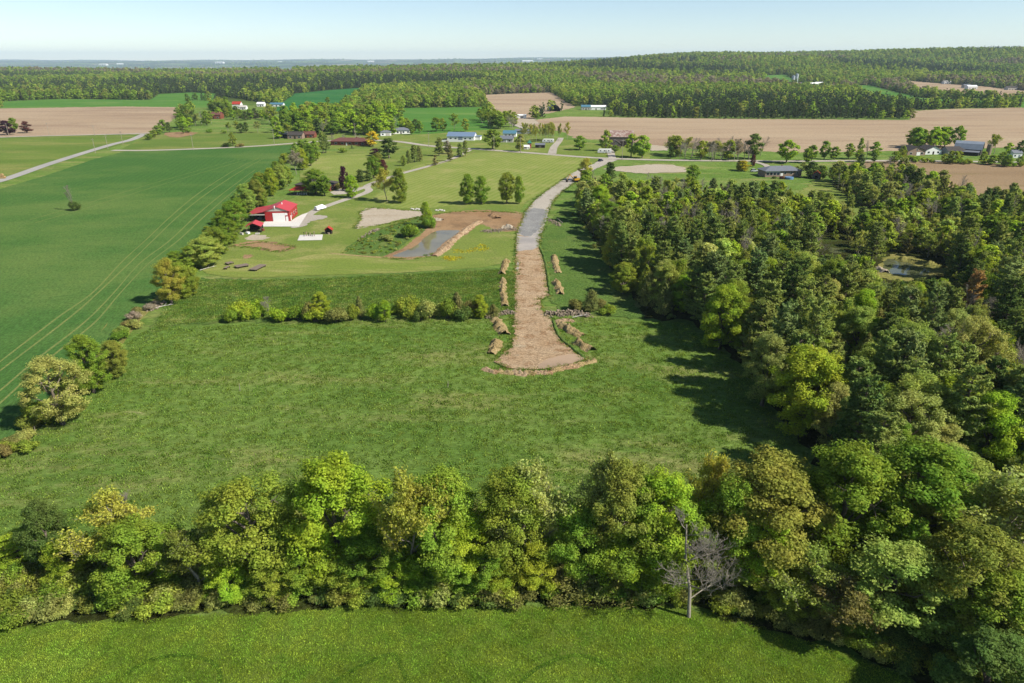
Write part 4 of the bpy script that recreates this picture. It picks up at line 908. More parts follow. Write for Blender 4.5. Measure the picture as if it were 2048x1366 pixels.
belt([(1052,284),(1080,283),(1118,281)], 16, 4.5, (11, 14), [('sparse', ['pale', 'yellow'], 1)], 'slender pale %s in the planted grove', 'slender trees in the planted grove', 10, (.3, .42))
belt([(1378,314),(1420,315),(1485,316)], 30, 5, (9, 14), [('bare', ['grey'], 4), ('sparse', ['grey', 'pale'], 2), ('broad', ['olive'], 1)], '%s in the grey thicket beside the road', 'grey thicket beside the road', 11)
belt([(1690,322),(1760,326),(1800,324)], 14, 7, (5, 8), GM + [('shrub', ['mid'], 2)], '%s in the hedge by the stubble field', 'hedge by the stubble field', 12)
belt([(1800,316),(1850,325),(1950,328),(2047,334)], 9, 4, (5, 8), [('broad', ['mid', 'olive'], 2), ('shrub', ['mid', 'olive'], 3)], '%s in the hedge before the gambrel barn', 'hedge before the gambrel barn', 13)
belt([(1815,298),(1850,294),(1900,294),(1925,296)], 16, 8, (11, 16), [('broad', ['mid', 'bright', 'olive'], 1)], 'tall %s behind the dark-roofed houses', 'tall trees behind the dark-roofed houses', 14)
belt([(1978,308),(2010,312),(2045,316)], 12, 8, (8, 13), GM, '%s past the gambrel barn', 'trees past the gambrel barn', 15)
belt([(1590,352),(1640,356),(1660,362)], 12, 6, (5, 9), GM, '%s around the tiny red shed', 'trees around the tiny red shed', 16)
belt([(1090,224),(1110,220),(1140,222)], 12, 12, (6, 10), GM, '%s beside the round-roofed shelter', 'trees beside the round-roofed shelter', 17)
belt([(1800,205),(1850,212),(1950,214),(2040,212)], 16, 11, (9, 14), GM, '%s in the hedge beyond the wide ploughed field', 'hedge beyond the wide ploughed field', 18)
belt([(1830,190),(1870,192),(1930,196)], 16, 13, (9, 14), GM, '%s scattered in front of the small tan field', 'trees before the small tan field', 19)
belt([(380,202),(400,200),(428,202)], 16, 9, (8, 12), GM, '%s standing alone in the far green hay field', 'lone trees in the hay field', 20)
B(656, 207, 'broad', 9, 8, 'mid', 'single green tree in the deep green field')

# the wood beside the dirt lane
WOOD = [tuple(G(*q)[:2]) for q in [(1185,372),(1160,398),(1155,435),(1200,500),(1245,555),(1272,600),(1292,632),(1370,634),(1450,690),(1510,745),(1570,830),(1640,910),(1690,960),(1760,1020),(1800,1180),(1840,1300),(2080,1366),(2200,1100),(2250,800),(2200,560),(2120,440),(2048,425),(1960,410),(1880,380),(1790,352),(1700,352),(1650,372),(1600,392),(1570,402),(1500,410),(1440,396),(1380,394),(1280,384)]]
CLEAR = [[tuple(G(*q)[:2]) for q in poly] for poly in ([(1570,380),(1640,352),(1700,400),(1770,440),(1720,452),(1640,446),(1585,428)], [(1735,575),(1745,540),(1770,515),(1800,504),(1860,518),(1915,538),(1905,560),(1870,590),(1790,592)], [(1645,512),(1655,496),(1695,500),(1690,516)])]
hero = [(1455,570,'broad',15,11,'lime','wide yellow-green tree at the wood edge above the meadow shadow',0),(1530,600,'pine',16,9,'pine','bluish pine at the wood edge beside the wide yellow-green tree',1),(1645,598,'pine',20,9,'pine','tall dark pine rising behind the yellow edge trees',0),(1581,605,'pine',19,9,'bluepine','tall bluish pine behind the olive edge tree',2),
 (1784,655,'pine',19,9,'pine','tall pine inside the wood above the brown cedars',3),(1823,660,'pine',19,9,'bluepine','bluish tall pine inside the wood above the brown cedars',1),(1893,675,'pine',18,8.5,'pine','pine inside the wood beside the pale olive tree',0),
 (1546,668,'broad',14.5,9.5,'pale','pale olive edge tree touching the brightest yellow-green one',6),(1632,698,'broad',15.5,12,'lime','brightest yellow-green tree on the wood edge casting the long shadow',0),(1714,737,'broad',9.5,8.5,'fresh','light green open tree behind the brightest yellow-green one',5),
 (1963,636,'broad',17,12,'pale','wide pale olive tree deep in the wood',5),(1733,580,'broad',15,8,'bright','fresh green upright tree in front of the woodland pond',3),(1660,560,'broad',15,10,'pale','pale tree below the small patch of water',6),(1960,540,'pine',15,7,'rust','rust-tinged conifer beyond the woodland pond',1),
 (1200,370,'broad',13,11,'bright','fresh green tree at the upper wood edge by the gravel lane',0),(1215,400,'broad',13,11,'mid','full green tree on the wood edge by the wet gravel',2),(1225,460,'broad',12,7,'yellow','yellow narrow tree on the wood edge by the puddle',3),(1250,525,'broad',9,8,'olive','olive low tree on the wood edge by the straight lane',4),
 (1330,480,'pine',15,8,'pine','single dark pine near the wood edge opposite the puddle',1),(1470,415,'bare',15,8,'grey','pale grey leafless tree standing out of the upper wood',0),(1505,455,'bare',16,6,'grey','second grey leafless tree standing out of the wood',1),(1420,410,'pine',14,6,'bluepine','narrow bluish conifer in the upper wood',0)]
for px, py, k, h, w, c, lb, v in hero: T(px, py, k, h, w, c, lb, None, v)
BUD = dict(broad=60, sparse=45, bare=45, pine=170, cedar=150, shrub=60)
MARKS = [(G(1815, 540), 'near the woodland pond'), (G(1670, 502), 'by the small patch of water'), (G(1660, 425), 'by the sunny clearing'), (G(1960, 412), 'near the stubble field'), (G(1560, 800), 'on the meadow edge of the wood'), (G(1440, 680), 'at the wood edge above the meadow'), (G(1290, 620), 'at the wood corner by the stone heap'),
 (G(1180, 470), 'beside the lane verge'), (G(1190, 385), 'beside the gravel lane'), (G(1400, 400), 'behind the gravel building pad'), (G(1540, 410), 'below the pale bungalow'), (G(1780, 700), 'under the tall inner pines'), (G(1850, 880), 'behind the big round maple'), (G(1950, 780), 'among the inner cedars'), (G(1350, 520), 'inside the wood opposite the puddle'), (G(1560, 540), 'deep inside the wood'), (G(1900, 1150), 'above the shaded crop corner'), (G(2000, 620), 'beyond the pond in the deep wood')]
CWORD = dict(pine='dark', bluepine='bluish', dark='deep green', cedar='olive-brown', cedarb='brown', olive='olive', mid='green', bright='fresh green', fresh='light green', lime='yellow-green', grey='grey', pale='pale', bronze='bronze')
def wood_label(x, y, k, h, c):
    m = min(MARKS, key=lambda q: (q[0].x - x) ** 2 + (q[0].y - y) ** 2)[1]
    lo, hi = dict(pine=(12.5, 16), cedar=(7, 9.4), broad=(9.5, 13), bare=(9, 12), sparse=(8.5, 11))[k]
    sz = 'short' if h < lo else 'tall' if h > hi else 'mid-height'
    return '%s %s %s %s' % (sz, CWORD[c], dict(pine='pine', cedar='pointed cedar', broad='leafy tree', bare='leafless tree', sparse='thin-leaved tree')[k], m)
def wood_fill():
    rg = np.random.default_rng(99); xs = [p[0] for p in WOOD]; ys = [p[1] for p in WOOD]; pts = []
    taken = [(a, b, r) for a, b, r, _ in TREES if b < 460]
    TX = np.array([t[0] for t in taken]); TY = np.array([t[1] for t in taken]); TRr = np.array([t[2] for t in taken])
    AX, AY = np.zeros(0), np.zeros(0)
    for _ in range(16000):
        x, y = rg.uniform(min(xs), max(xs)), rg.uniform(min(ys), max(ys))
        if abs(x) > .86 * y + 12 or not inside(WOOD, x, y) or any(inside(c, x, y) for c in CLEAR): continue
        sp = 3.6 + .0045 * max(0, y - 130)
        if len(AX) and np.min((AX - x) ** 2 + (AY - y) ** 2) < sp * sp: continue
        if np.any((TX - x) ** 2 + (TY - y) ** 2 < (TRr * .62 + 1.0) ** 2): continue
        dep = x / y
        zone = 'low' if y < 215 else 'high'
        patch = mnoise.noise(Vector((x * .03, y * .03, 3.1))); patch2 = mnoise.noise(Vector((x * .02, y * .02, 9.7)))
        if zone == 'low': w = dict(pine=.40 + .5 * patch, cedar=.30 - .4 * patch, broad=.20 + .3 * patch2, bare=.06, sparse=.10)
        else: w = dict(pine=.1 + .35 * patch, cedar=.22 - .2 * patch, broad=.32 + .4 * patch2, bare=.12, sparse=.24)
        ks = list(w); pr = np.clip(np.array([w[k] for k in ks]), .02, None); pr /= pr.sum(); k = ks[rg.choice(len(ks), p=pr)]
        h, wd_ = {'pine': (rg.uniform(12, 19), .52), 'cedar': (rg.uniform(6, 11), .5), 'broad': (rg.uniform(9, 15), .72), 'bare': (rg.uniform(9, 14), .5), 'sparse': (rg.uniform(8, 13), .62)}[k]
        if zone == 'high': h *= .78
        blocked = False
        for (x0, x1, yt, yb) in ((1752, 1880, 556, 560), (1648, 1700, 508, 512)):       # keep the sight line over the two ponds open
            bx, by = PX(x, y, 0); tx, ty = PX(x, y, h); rw = .25 * h * FPX / y
            if x0 - rw < bx < x1 + rw and by > yb - 30 and ty < yt:
                h2 = h
                while h2 > 1.5 and PX(x, y, h2)[1] < yt: h2 *= .85
                h = h2
                if h < 3: blocked = True
        if blocked: continue
        AX = np.append(AX, x); AY = np.append(AY, y)
        if y < 90: h *= .8
        c = {'pine': ['pine', 'pine', 'bluepine', 'dark'], 'cedar': ['cedar', 'cedarb', 'cedar', 'olive'], 'broad': ['mid', 'olive', 'bright', 'fresh', 'lime', 'pale'], 'bare': ['grey'], 'sparse': ['pale', 'olive', 'fresh', 'bronze']}[k]
        pts.append((y + abs(x) * .2, x, y, k, h, h * wd_ * rg.uniform(.85, 1.2), c[rg.integers(len(c))]))
    pts.sort(); used = dict.fromkeys(BUD, 0); rest = []
    lab = dict(pine='dark pine standing in the wood beside the dirt lane', cedar='brownish pointed cedar in the wood beside the dirt lane', broad='leafy green tree in the wood beside the dirt lane', bare='grey leafless tree in the wood beside the dirt lane', sparse='thin pale-leaved tree in the wood beside the dirt lane')
    for _, x, y, k, h, w, c in pts:
        if used[k] < BUD[k]: used[k] += 1; plant(x, y, k, h, w, c, wood_label(x, y, k, h, c), 'trees of the wood beside the dirt lane')
        else: rest.append((x, y, k, h, w, c))
    print('wood', len(pts), used, 'rest', len(rest))
    return rest, pts
rest, wood_pts = wood_fill()
if rest:
    keys = sorted({(k, c) for _, _, k, _, _, c in rest}); protos, ix = [], {}
    for k, c in keys:
        for tm, cm, H, W in P[k, 1][:2]: ix.setdefault((k, c), []).append((len(protos), H, W)); protos.append((tm, cm, PAL[c]))
    rg = np.random.default_rng(3); I, Sx = [], []
    for x, y, k, h, w, c in rest:
        i, H, W = ix[k, c][rg.integers(len(ix[k, c]))]; I.append(i); Sx.append((w / W, w / W, h / H))
    A = np.array([(r[0], r[1]) for r in rest])
    mass('woodland', 'dense mixed wood of small trees filling the far side of the lane wood', 'wood', protos, A[:, 0], A[:, 1], np.zeros(len(A)), I, rg.uniform(0, 6.28, len(A)), Sx)

# undergrowth below the near row and along wood edges
def undergrowth():
    rg = np.random.default_rng(17); A, I, Sx = [], [], []
    protos = []
    for c in ('olive', 'mid', 'bronze', 'cedar', 'dark', 'pale'):
        for tm, cm, H, W in (P['shrub', 0][3], P['shrub', 1][0]): protos.append((tm, cm, PAL[c]))
    row = [tuple(G(*q)[:2]) for q in [(-80,1115),(60,1100),(230,1105),(380,1085),(560,1040),(760,1030),(1180,1020),(1500,1010),(1660,980),(1700,1000),(2060,1180),(2060,1340),(1860,1366),(1790,1340),(1700,1300),(1620,1268),(1500,1232),(1420,1216),(1200,1204),(950,1208),(700,1208),(500,1216),(300,1228),(0,1245),(-80,1246)]]
    xs = [p[0] for p in row]; ys = [p[1] for p in row]; pts = []
    while len(pts) < 1500:
        x, y = rg.uniform(min(xs), max(xs)), rg.uniform(min(ys), max(ys))
        if inside(row, x, y): pts.append((x, y, rg.uniform(.35, .85)))
    for x, y, h in [(p[1], p[2], 0) for p in wood_pts]:
        if rg.random() < .75: pts.append((x + rg.normal() * 2.5, y + rg.normal() * 2.5, rg.uniform(.25, .6)))
    for i in range(240):                      # weeds on the pond bank
        p = G(rg.uniform(700, 865), rg.uniform(438, 508))
        if inside(BANKW, p.x, p.y): pts.append((p.x, p.y, rg.uniform(.12, .3)))
    for x, y, s in pts:
        if any(inside(c, x, y) for c in CLEAR) or (y > 100 and y < 140 and abs(x) < 0): continue
        A.append((x, y)); I.append(int(rg.integers(0, 6)) * 2 + (1 if y > 160 else 0)); q = s * rg.uniform(.8, 1.3); Sx.append((q, q, s * rg.uniform(.7, 1.2)))
    A = np.array(A)
    mass('undergrowth', 'tangled low brush and saplings under the tree row and wood edges', 'undergrowth', protos, A[:, 0], A[:, 1], np.zeros(len(A)), I, rg.uniform(0, 6.28, len(A)), Sx)
BANKW = [tuple(G(*q)[:2]) for q in [(692,505),(702,490),(745,466),(790,450),(850,432),(868,440),(862,455),(818,480),(785,508),(740,511)]]
undergrowth()

# distant woods
def far_woods():
    rg = np.random.default_rng(23); XS, YS = [], []
    def layer(y0, y1, sp):
        n = int((y1 - y0) / sp)
        for j in range(n):
            y = y0 + (j + .5) * sp; half = y * .82 + 30; m = int(2 * half / sp)
            XS.append(np.linspace(-half, half, m) + rg.uniform(-.5, .5, m) * sp); YS.append(y + rg.uniform(-.55, .55, m) * sp)
    layer(790, 1600, 7.5); layer(1600, 2600, 9.5); layer(2600, 5000, 14)
    X, Y = np.concatenate(XS), np.concatenate(YS); keep = np.ones(len(X), bool)
    for poly in OPEN: keep &= ~inside_np(poly, X, Y)
    # nothing over the gardens and roads of the hamlet
    X, Y = X[keep], Y[keep]; X = np.append(X, [f[0] for f in FARB]); Y = np.append(Y, [f[1] for f in FARB])
    Z = hz(X, Y)
    d = np.array([mnoise.noise(Vector((x * .004, y * .004, 1.3))) for x, y in zip(X, Y)])
    n = len(X); s = np.where(Y < 1600, .85, np.where(Y < 2600, 1.0, 1.35)) * rg.uniform(.6, 1.32, n)
    d2 = np.array([mnoise.noise(Vector((x * .0016, y * .0022, 7.7))) for x, y in zip(X, Y)])
    FAM = [(.37, .44, .08), (.28, .39, .062), (.20, .30, .05), (.32, .34, .09), (.30, .265, .18)]
    protos = [(tm, cm, c) for c in FAM for tm, cm, _, _ in P['broad', 2]] + [(tm, cm, c) for c in ((.095, .145, .05), (.085, .12, .055)) for tm, cm, _, _ in P['pine', 2]]
    u = rg.random(n) + d * .8; fam = np.select([u < .12, u < .42, u < .78, u < 1.0], [0, 1, 2, 3], 1); fam = np.where((d2 > .26) & (rg.random(n) < .6), 4, fam)
    k = fam * 5 + rg.integers(0, 5, n); con = (rg.random(n) < .1 + .8 * np.clip((d2 * -1 - .12) * 4, 0, 1)); k = np.where(con, 25 + rg.integers(0, 4, n), k)
    sc = np.stack([s * rg.uniform(.9, 1.2, n), s * rg.uniform(.9, 1.2, n), s * rg.uniform(.8, 1.1, n) * .95], 1)
    print('far woods', n)
    mass('distant_woodland', 'continuous spring-green woods over the far hills and ridge', 'woodland', protos, X, Y, Z, k, rg.uniform(0, 6.28, n), sc)
    # tree lines far out in the hazy plain
    n = 9000; Y = rg.uniform(5200 ** .5, 21000 ** .5, n) ** 2; X = rg.uniform(-.8, .55, n) * Y
    v = np.array([mnoise.noise(Vector((x * .0011, y * .0005, 4.4))) + .6 * mnoise.noise(Vector((x * .004, y * .002, 1.4))) for x, y in zip(X, Y)]); kk = v > .02
    X, Y = X[kk], Y[kk]; n = len(X); s = rg.uniform(1.2, 2.0, n)
    mass('far_treeline', 'blue-hazed woods and hedges of the distant plain', 'woodland', protos[5:10], X, Y, hz(X, Y) - 1, rg.integers(0, 5, n), rg.uniform(0, 6.28, n), np.stack([s * 2.2, s * 1.5, s * .95], 1))
far_woods()
# ------------------------------------------------------------------ standing grass
def tuft(seed, n, h, spread, w):
    r = np.random.default_rng(seed); V, T_ = [], []
    for i in range(n):
        a = r.uniform(0, 6.28); b = np.array([r.normal() * spread, r.normal() * spread, 0]); d = np.array([math.cos(a), math.sin(a), 0]); s = np.array([-d[1], d[0], 0]) * w * r.uniform(.6, 1.3); hh = h * r.uniform(.55, 1.2); ln = r.uniform(.2, .8)
        k = len(V); V += [b - s, b + s, b + d * hh * ln * .5 + s * .7 + np.array([0, 0, hh * .7]), b + d * hh * ln * .5 - s * .7 + np.array([0, 0, hh * .7]), b + d * hh * ln + np.array([0, 0, hh])]
        T_ += [(k, k + 1, k + 2), (k, k + 2, k + 3), (k + 3, k + 2, k + 4)]
    me = mesh_np('tuft', V, None, T_); me.materials.append(M['leaf']); return me
def grass(name, label, poly_px, n, h, cols, seed, avoid=(), w=.05, spread=.3, clump=None, bright=1.06):
    r = np.random.default_rng(seed); poly = [tuple(G(*q)[:2]) for q in poly_px]; xs = [p[0] for p in poly]; ys = [p[1] for p in poly]
    X = r.uniform(min(xs), max(xs), n * 3); Y = r.uniform(min(ys), max(ys), n * 3); k = inside_np(poly, X, Y) & (np.abs(X) < .8 * Y + 12)
    for a in avoid: k &= ~inside_np([tuple(G(*q)[:2]) for q in a], X, Y)
    X, Y = X[k][:n], Y[k][:n]
    v = np.array([mnoise.noise(Vector((x * .11, y * .16, seed))) + .5 * mnoise.noise(Vector((x * .5, y * .7, seed))) for x, y in zip(X, Y)])
    if clump is not None: kk = v + r.normal(size=len(v)) * .12 > clump; X, Y, v = X[kk], Y[kk], v[kk]
    protos = []; stem = mesh_np('stem', [(0, 0, 0), (.01, 0, 0), (0, 0, .02)], None, [(0, 1, 2)]); stem.materials.append(M['leaf'])
    for c in cols:
        for s in range(2): protos.append((stem, tuft(seed * 10 + s, 16, h, spread, w), tuple(q * bright for q in c)))
    m = len(cols); ci = np.clip(((v + r.normal(size=len(v)) * .3) * .62 + .42) * m, 0, m - 1).astype(int); s = r.uniform(.6, 1.35, len(X))
    mass(name, label, 'grass', protos, X, Y, np.zeros(len(X)) + .03, ci * 2 + r.integers(0, 2, len(X)), r.uniform(0, 6.28, len(X)), np.stack([s, s, s * r.uniform(.7, 1.2, len(X))], 1))
LANEP = LANE_R + LANE_L + LANE_B
MEADOW = [(-60,925),(40,905),(120,810),(240,700),(290,660),(330,655),(480,650),(980,632),(1030,630),(1190,636),(1290,645),(1370,645),(1440,700),(1500,760),(1560,850),(1640,940),(1640,1010),(1180,1030),(760,1030),(380,1080),(0,1110),(-60,1110)]
grass('meadow_grass', 'uneven tussocky meadow grass round the turning head', MEADOW, 16000, .2, [S(108,134,56), S(116,140,60), S(124,146,66), S(128,150,70), S(134,154,74)], 3, (LANEP,), .06, .35)
grass('crop_grass', 'dense young cereal blades of the near field', [(-60,1262),(0,1256),(300,1240),(700,1220),(1200,1216),(1420,1230),(1620,1286),(1800,1352),(1880,1420),(1600,1500),(300,1500),(-200,1400)], 32000, .15, [S(88,110,36), S(106,128,46), S(114,135,50), S(122,140,56)], 5, (), .04, .22, None, 1.7)
grass('verge_grass', 'longer rough grass above the shrub row and on the verges', [(398,560),(500,562),(640,558),(800,550),(1005,540),(1028,548),(1028,622),(980,625),(480,640),(345,650),(300,670),(340,605)], 14000, .3, [S(100,128,56), S(112,136,60), S(122,144,66), S(148,156,90)], 7, (LANEP,), .08, .45)
grass('dandelion_flowers', 'yellow flowering weeds in the damp grass below the pond', [(826,534),(880,520),(900,502),(965,490),(985,494),(960,508),(930,516),(880,530),(840,536)], 500, .3, [S(190,180,50), S(205,190,60)], 9, (), .09, .5, .12, 1.0)

def edge_grass():
    r = np.random.default_rng(31); A = []
    lines = [LANE_L, LANE_R, LANE_R[:1] + LANE_B[::-1] + LANE_L[-1:], [(1034,466),(1051,425),(1070,400),(1095,381),(1144,347)], [(1160,357),(1127,381),(1107,400),(1095,425),(1078,476)], [(706,457),(722,440),(720,424),(745,416),(800,420),(850,424)], [(706,457),(760,451),(850,432)], [(868,430),(910,424),(1010,424),(1045,428)], [(765,515),(790,519),(830,518),(880,505)], [(458,494),(530,484),(588,494),(560,505),(500,495),(458,494)], [(690,506),(745,464),(850,430)]]
    for ln in lines:
        c = wpoly(ln)
        for a, b in zip(c[:-1], c[1:]):
            n = int((b - a).length * 3.2)
            for _ in range(n):
                t = r.random(); q = a.lerp(b, t); A.append((q.x + r.normal() * .45, q.y + r.normal() * .45))
    A = np.array(A); n = len(A); stem = mesh_np('stem', [(0, 0, 0), (.01, 0, 0), (0, 0, .02)], None, [(0, 1, 2)]); stem.materials.append(M['leaf'])
    protos = [(stem, tuft(400 + i, 22, .28, .3, .07), c) for i, c in enumerate([S(104,130,56,1.1), S(124,142,66,1.1), S(168,160,98,1.0), S(92,118,50,1.1)])]
    s = r.uniform(.5, 1.3, n); mass('edge_grass', 'ragged grass creeping over the edges of lane, pads and pond', 'grass', protos, A[:, 0], A[:, 1], np.full(n, .05), r.integers(0, 4, n), r.uniform(0, 6.28, n), np.stack([s, s, s], 1))
edge_grass()
# ------------------------------------------------------------------ buildings
def cm(name, r, g, b, k=.62, rough=.7, spec=.3, var=.15, scale=1.2, metal=0, c2=None): M[name] = plain(name, S(r, g, b, k), rough, spec, var, scale, metal, c2)
cm('redsteel', 192,50,50,.62,.45,.4,.08); cm('redroof', 214,74,78,.62,.5,.35,.08); cm('redtile', 196,70,52,.62,.8,.2,.2); cm('white', 240,238,232,.85,.6,.3,.05); cm('offwhite', 214,208,196,.62,.8,.2,.1)
cm('greyroof', 128,132,140,.62,.7,.3,.12); cm('darkroof', 84,78,74,.62,.85,.2,.2); cm('blueroof', 128,150,176,.62,.5,.4,.06); cm('brownroof', 128,84,76,.62,.85,.2,.2); cm('brick', 150,88,66,.62,.9,.2,.2,3); cm('tanbrick', 176,150,130,.62,.9,.2,.15,3)
cm('darkwood', 62,52,46,.62,.9,.2,.3); cm('oldwood', 128,118,108,.62,.95,.1,.3, 2); cm('rustroof', 164,116,98,.62,.8,.2,.3,.5,0,S(206,190,178,.62)); cm('greysteel', 150,160,172,.62,.5,.4,.15,.4); cm('glass', 40,48,58,.62,.1,.5,.05); cm('black', 28,28,30,.62,.6,.3,.1)
cm('woodpole', 190,178,158,.62,.9,.1,.2); cm('yellowpaint', 226,172,40,.62,.5,.4,.1); cm('carblue', 40,52,72,.62,.25,.5,.05); cm('carwhite', 226,230,234,.62,.25,.5,.03); cm('tyre', 24,24,25,.62,.9,.1,.05); cm('greenpaint', 60,140,112,.62,.6,.3,.1); cm('tealroof', 92,140,160,.62,.6,.3,.1)
cm('stone', 172,156,134,.62,.95,.1,.25,2); cm('whitestone', 226,220,208,.62,.95,.1,.15,2); cm('plank', 152,136,120,.62,.95,.1,.3,3); cm('silo', 206,210,214,.62,.5,.4,.1,.3); cm('branch', 150,138,122,.62,.95,.1,.3); cm('pooltarp', 120,160,200,.62,.5,.4,.1); cm('bluetarp', 70,120,190,.62,.6,.3,.1); cm('hayb', 196,164,112,.62,.95,.1,.2,3)

def house(name, label, cat, px, py, yaw, w, d, h, rise, wall, roof, shape='gable_x', over=.4, wins=(), doors=(), chimney=None, group=None, winmat='glass', frame='white', loc=None):
    p = loc if loc is not None else G(px, py)
    root = empty(name, p, R(yaw), label, cat, group); x = w / 2
    wl = MB(); sk = -1.5 if p.y > 600 else -.1
    if shape == 'gable_y':      # ridge runs front to back, gable faces the front
        wl.prism([(-x, sk), (x, sk), (x, h), (0, h + rise), (-x, h)], 0, d, 'y')
    elif shape == 'gable_x':
        wl.prism([(0, sk), (d, sk), (d, h), (d / 2, h + rise), (0, h)], -x, x, 'x')
    else: wl.box(-x, x, 0, d, sk, h)
    wl.build('wall', M[wall], root)
    rf = MB(); t = .16; o = over
    if shape == 'gable_y':
        s = rise / x; yo = (-o, d + o)
        for sg in (-1, 1): rf.prism([(0, h + rise + .02), (sg * (x + o), h - s * o + .02), (sg * (x + o), h - s * o + t + .02), (0, h + rise + t * 1.1 + .02)], yo[0], yo[1], 'y')
    elif shape == 'gable_x':
        s = rise / (d / 2)
        for a, b in ((d / 2, -o), (d / 2, d + o)):
            e = h - s * o; rf.prism([(a, h + rise + .02), (b, e + .02), (b, e + t + .02), (a, h + rise + t * 1.1 + .02)], -x - o, x + o, 'x')
    elif shape == 'hip':
        r = min(w, d) / 2; X, Y0, Y1 = x + o, -o, d + o; e = h + .01
        if w >= d: rd = [(-x + r, d / 2, h + rise), (x - r, d / 2, h + rise)]
        else: rd = [(0, r, h + rise), (0, d - r, h + rise)]
        vs = [(-X, Y0, e), (X, Y0, e), (X, Y1, e), (-X, Y1, e)] + rd + [(-X, Y0, e + .12), (X, Y0, e + .12), (X, Y1, e + .12), (-X, Y1, e + .12)]
        fs = [(3, 2, 1, 0), (0, 1, 7, 6), (1, 2, 8, 7), (2, 3, 9, 8), (3, 0, 6, 9)]
        fs += [(6, 7, 5, 4), (7, 8, 5), (8, 9, 4, 5), (9, 6, 4)] if w >= d else [(6, 7, 4), (7, 8, 5, 4), (8, 9, 5), (9, 6, 4, 5)]
        rf.add(vs, fs)
    elif shape == 'gambrel':
        pr = [(-x - o, h - .2), (-x * .62, h + rise * .68), (0, h + rise), (x * .62, h + rise * .68), (x + o, h - .2)]
        wl2 = MB(); wl2.prism([(-x, h), (x, h), (x * .6, h + rise * .66), (0, h + rise - .05), (-x * .6, h + rise * .66)], .02, d - .02, 'y'); wl2.build('gable_wall', M[wall], root)
        for a, b in zip(pr[:-1], pr[1:]): rf.prism([a, b, (b[0], b[1] + t), (a[0], a[1] + t)], -o, d + o, 'y')
    elif shape == 'shed':
        rf.prism([(-o, h), (d + o, h + rise), (d + o, h + rise + t), (-o, h + t)], -x - o, x + o, 'x')
    ro = rf.build('roof', M[roof], root)
    if chimney:
        cx, cy, cz = chimney; MB().box(cx - .35, cx + .35, cy - .3, cy + .3, h, h + rise + cz).build('chimney', M['brick'], ro)
    def panel(face, u, z0, ww, wh, nm, mat, fr):
        a, b = u - ww / 2, u + ww / 2
        def bx(g, pr0, pr1):
            m = MB()
            if face == 'f': m.box(a - g, b + g, -pr1, -pr0, z0 - g, z0 + wh + g)
            elif face == 'b': m.box(a - g, b + g, d + pr0, d + pr1, z0 - g, z0 + wh + g)
            elif face == 'r': m.box(x + pr0, x + pr1, a - g, b + g, z0 - g, z0 + wh + g)
            else: m.box(-x - pr1, -x - pr0, a - g, b + g, z0 - g, z0 + wh + g)
            return m
        q = bx(0, .03, .09).build(nm, M[mat], root)
        if fr: bx(.1, .004, .05).build('frame', M[fr], q)
    for wn in wins: panel(wn[0], wn[1], wn[2], wn[3], wn[4], 'window', wn[5] if len(wn) > 5 else winmat, frame)
    for dn in doors: panel(dn[0], dn[1], dn[2], dn[3], dn[4], 'door', dn[5] if len(dn) > 5 else 'white', None if len(dn) < 7 else dn[6])
    return root
def W3(face, us, z, ww, wh): return [(face, u, z, ww, wh) for u in us]

# red shop with lean-to, concrete apron
shop = house('workshop', 'bright red steel workshop with white overhead door and pink-red roof', 'workshop', 556, 443.5, 4, 9.6, 14, 4.2, 1.7, 'redsteel', 'redroof', 'gable_y', .35, [('f', 3.5, 2.6, .9, .8, 'white'), ('r', 4, 1.6, 1, 1), ('r', 8, 1.6, 1, 1), ('r', 11.5, 1.6, 1, 1)], [('f', .6, 0, 4.6, 3.4, 'white', 'white'), ('f', 3.75, 0, .95, 2.1, 'white'), ('r', 2, 0, .95, 2.1, 'white')])
MB().prism([(-4.75, 4.22), (4.75, 4.22), (0, 5.86)], -.04, -.006, 'y').build('gable_panel', M['offwhite'], shop)
lt = MB(); lt.prism([(-4.9, 4.05), (-12.2, 2.75), (-12.2, 2.93), (-4.9, 4.23)], -.3, 14.2, 'y'); lt.build('lean_to_roof', M['redroof'], shop)
for yy in (.2, 5, 9.5, 13.8): MB().box(-12.1, -11.85, yy, yy + .25, -.1, 2.75).build('post', M['darkwood'], shop)
MB().box(-11.9, -4.9, 13.7, 13.85, -.1, 3.0).build('back_wall', M['redsteel'], shop)
MB().box(-12.1, -4.85, -.28, -.12, 2.75, 3.15).build('fascia', M['offwhite'], shop)
for k in (-3.4, 3.4): MB().cyl((k * .2, 3.2 + k, 5.4), (k * .2, 3.2 + k, 6.4), .22, .22, 8).build('roof_vent', M['white'], shop)
sheet('concrete_apron', [(516,454),(530,444),(582,443),(592,436),(604,430),(616,426),(598,454)], 'concrete', 'pale concrete apron in front of the red workshop', cat='concrete apron')
for i, (dx, dy, w, d, h) in enumerate([(-6.2, 5, 1.6, 3.2, 1.4), (-8.6, 4, 1.8, 3.6, 1.7), (-10.8, 6, 1.2, 2.2, 1.1)]):
    p = G(556, 443.5); o = MB().box(-w/2, w/2, 0, d, 0, h * .55).box(-w/2 + .15, w/2 - .15, d * .4, d * .9, h * .55 + .003, h).build('implement', M[['carwhite', 'greysteel', 'black'][i]], None, (p.x + dx, p.y + dy, .03), .1, .06)
    tag(o, ['white covered machine stored under the shop lean-to', 'grey machine stored in the middle of the lean-to', 'small black machine at the outer post of the lean-to'][i], 'farm machine', 'machines under the lean-to')
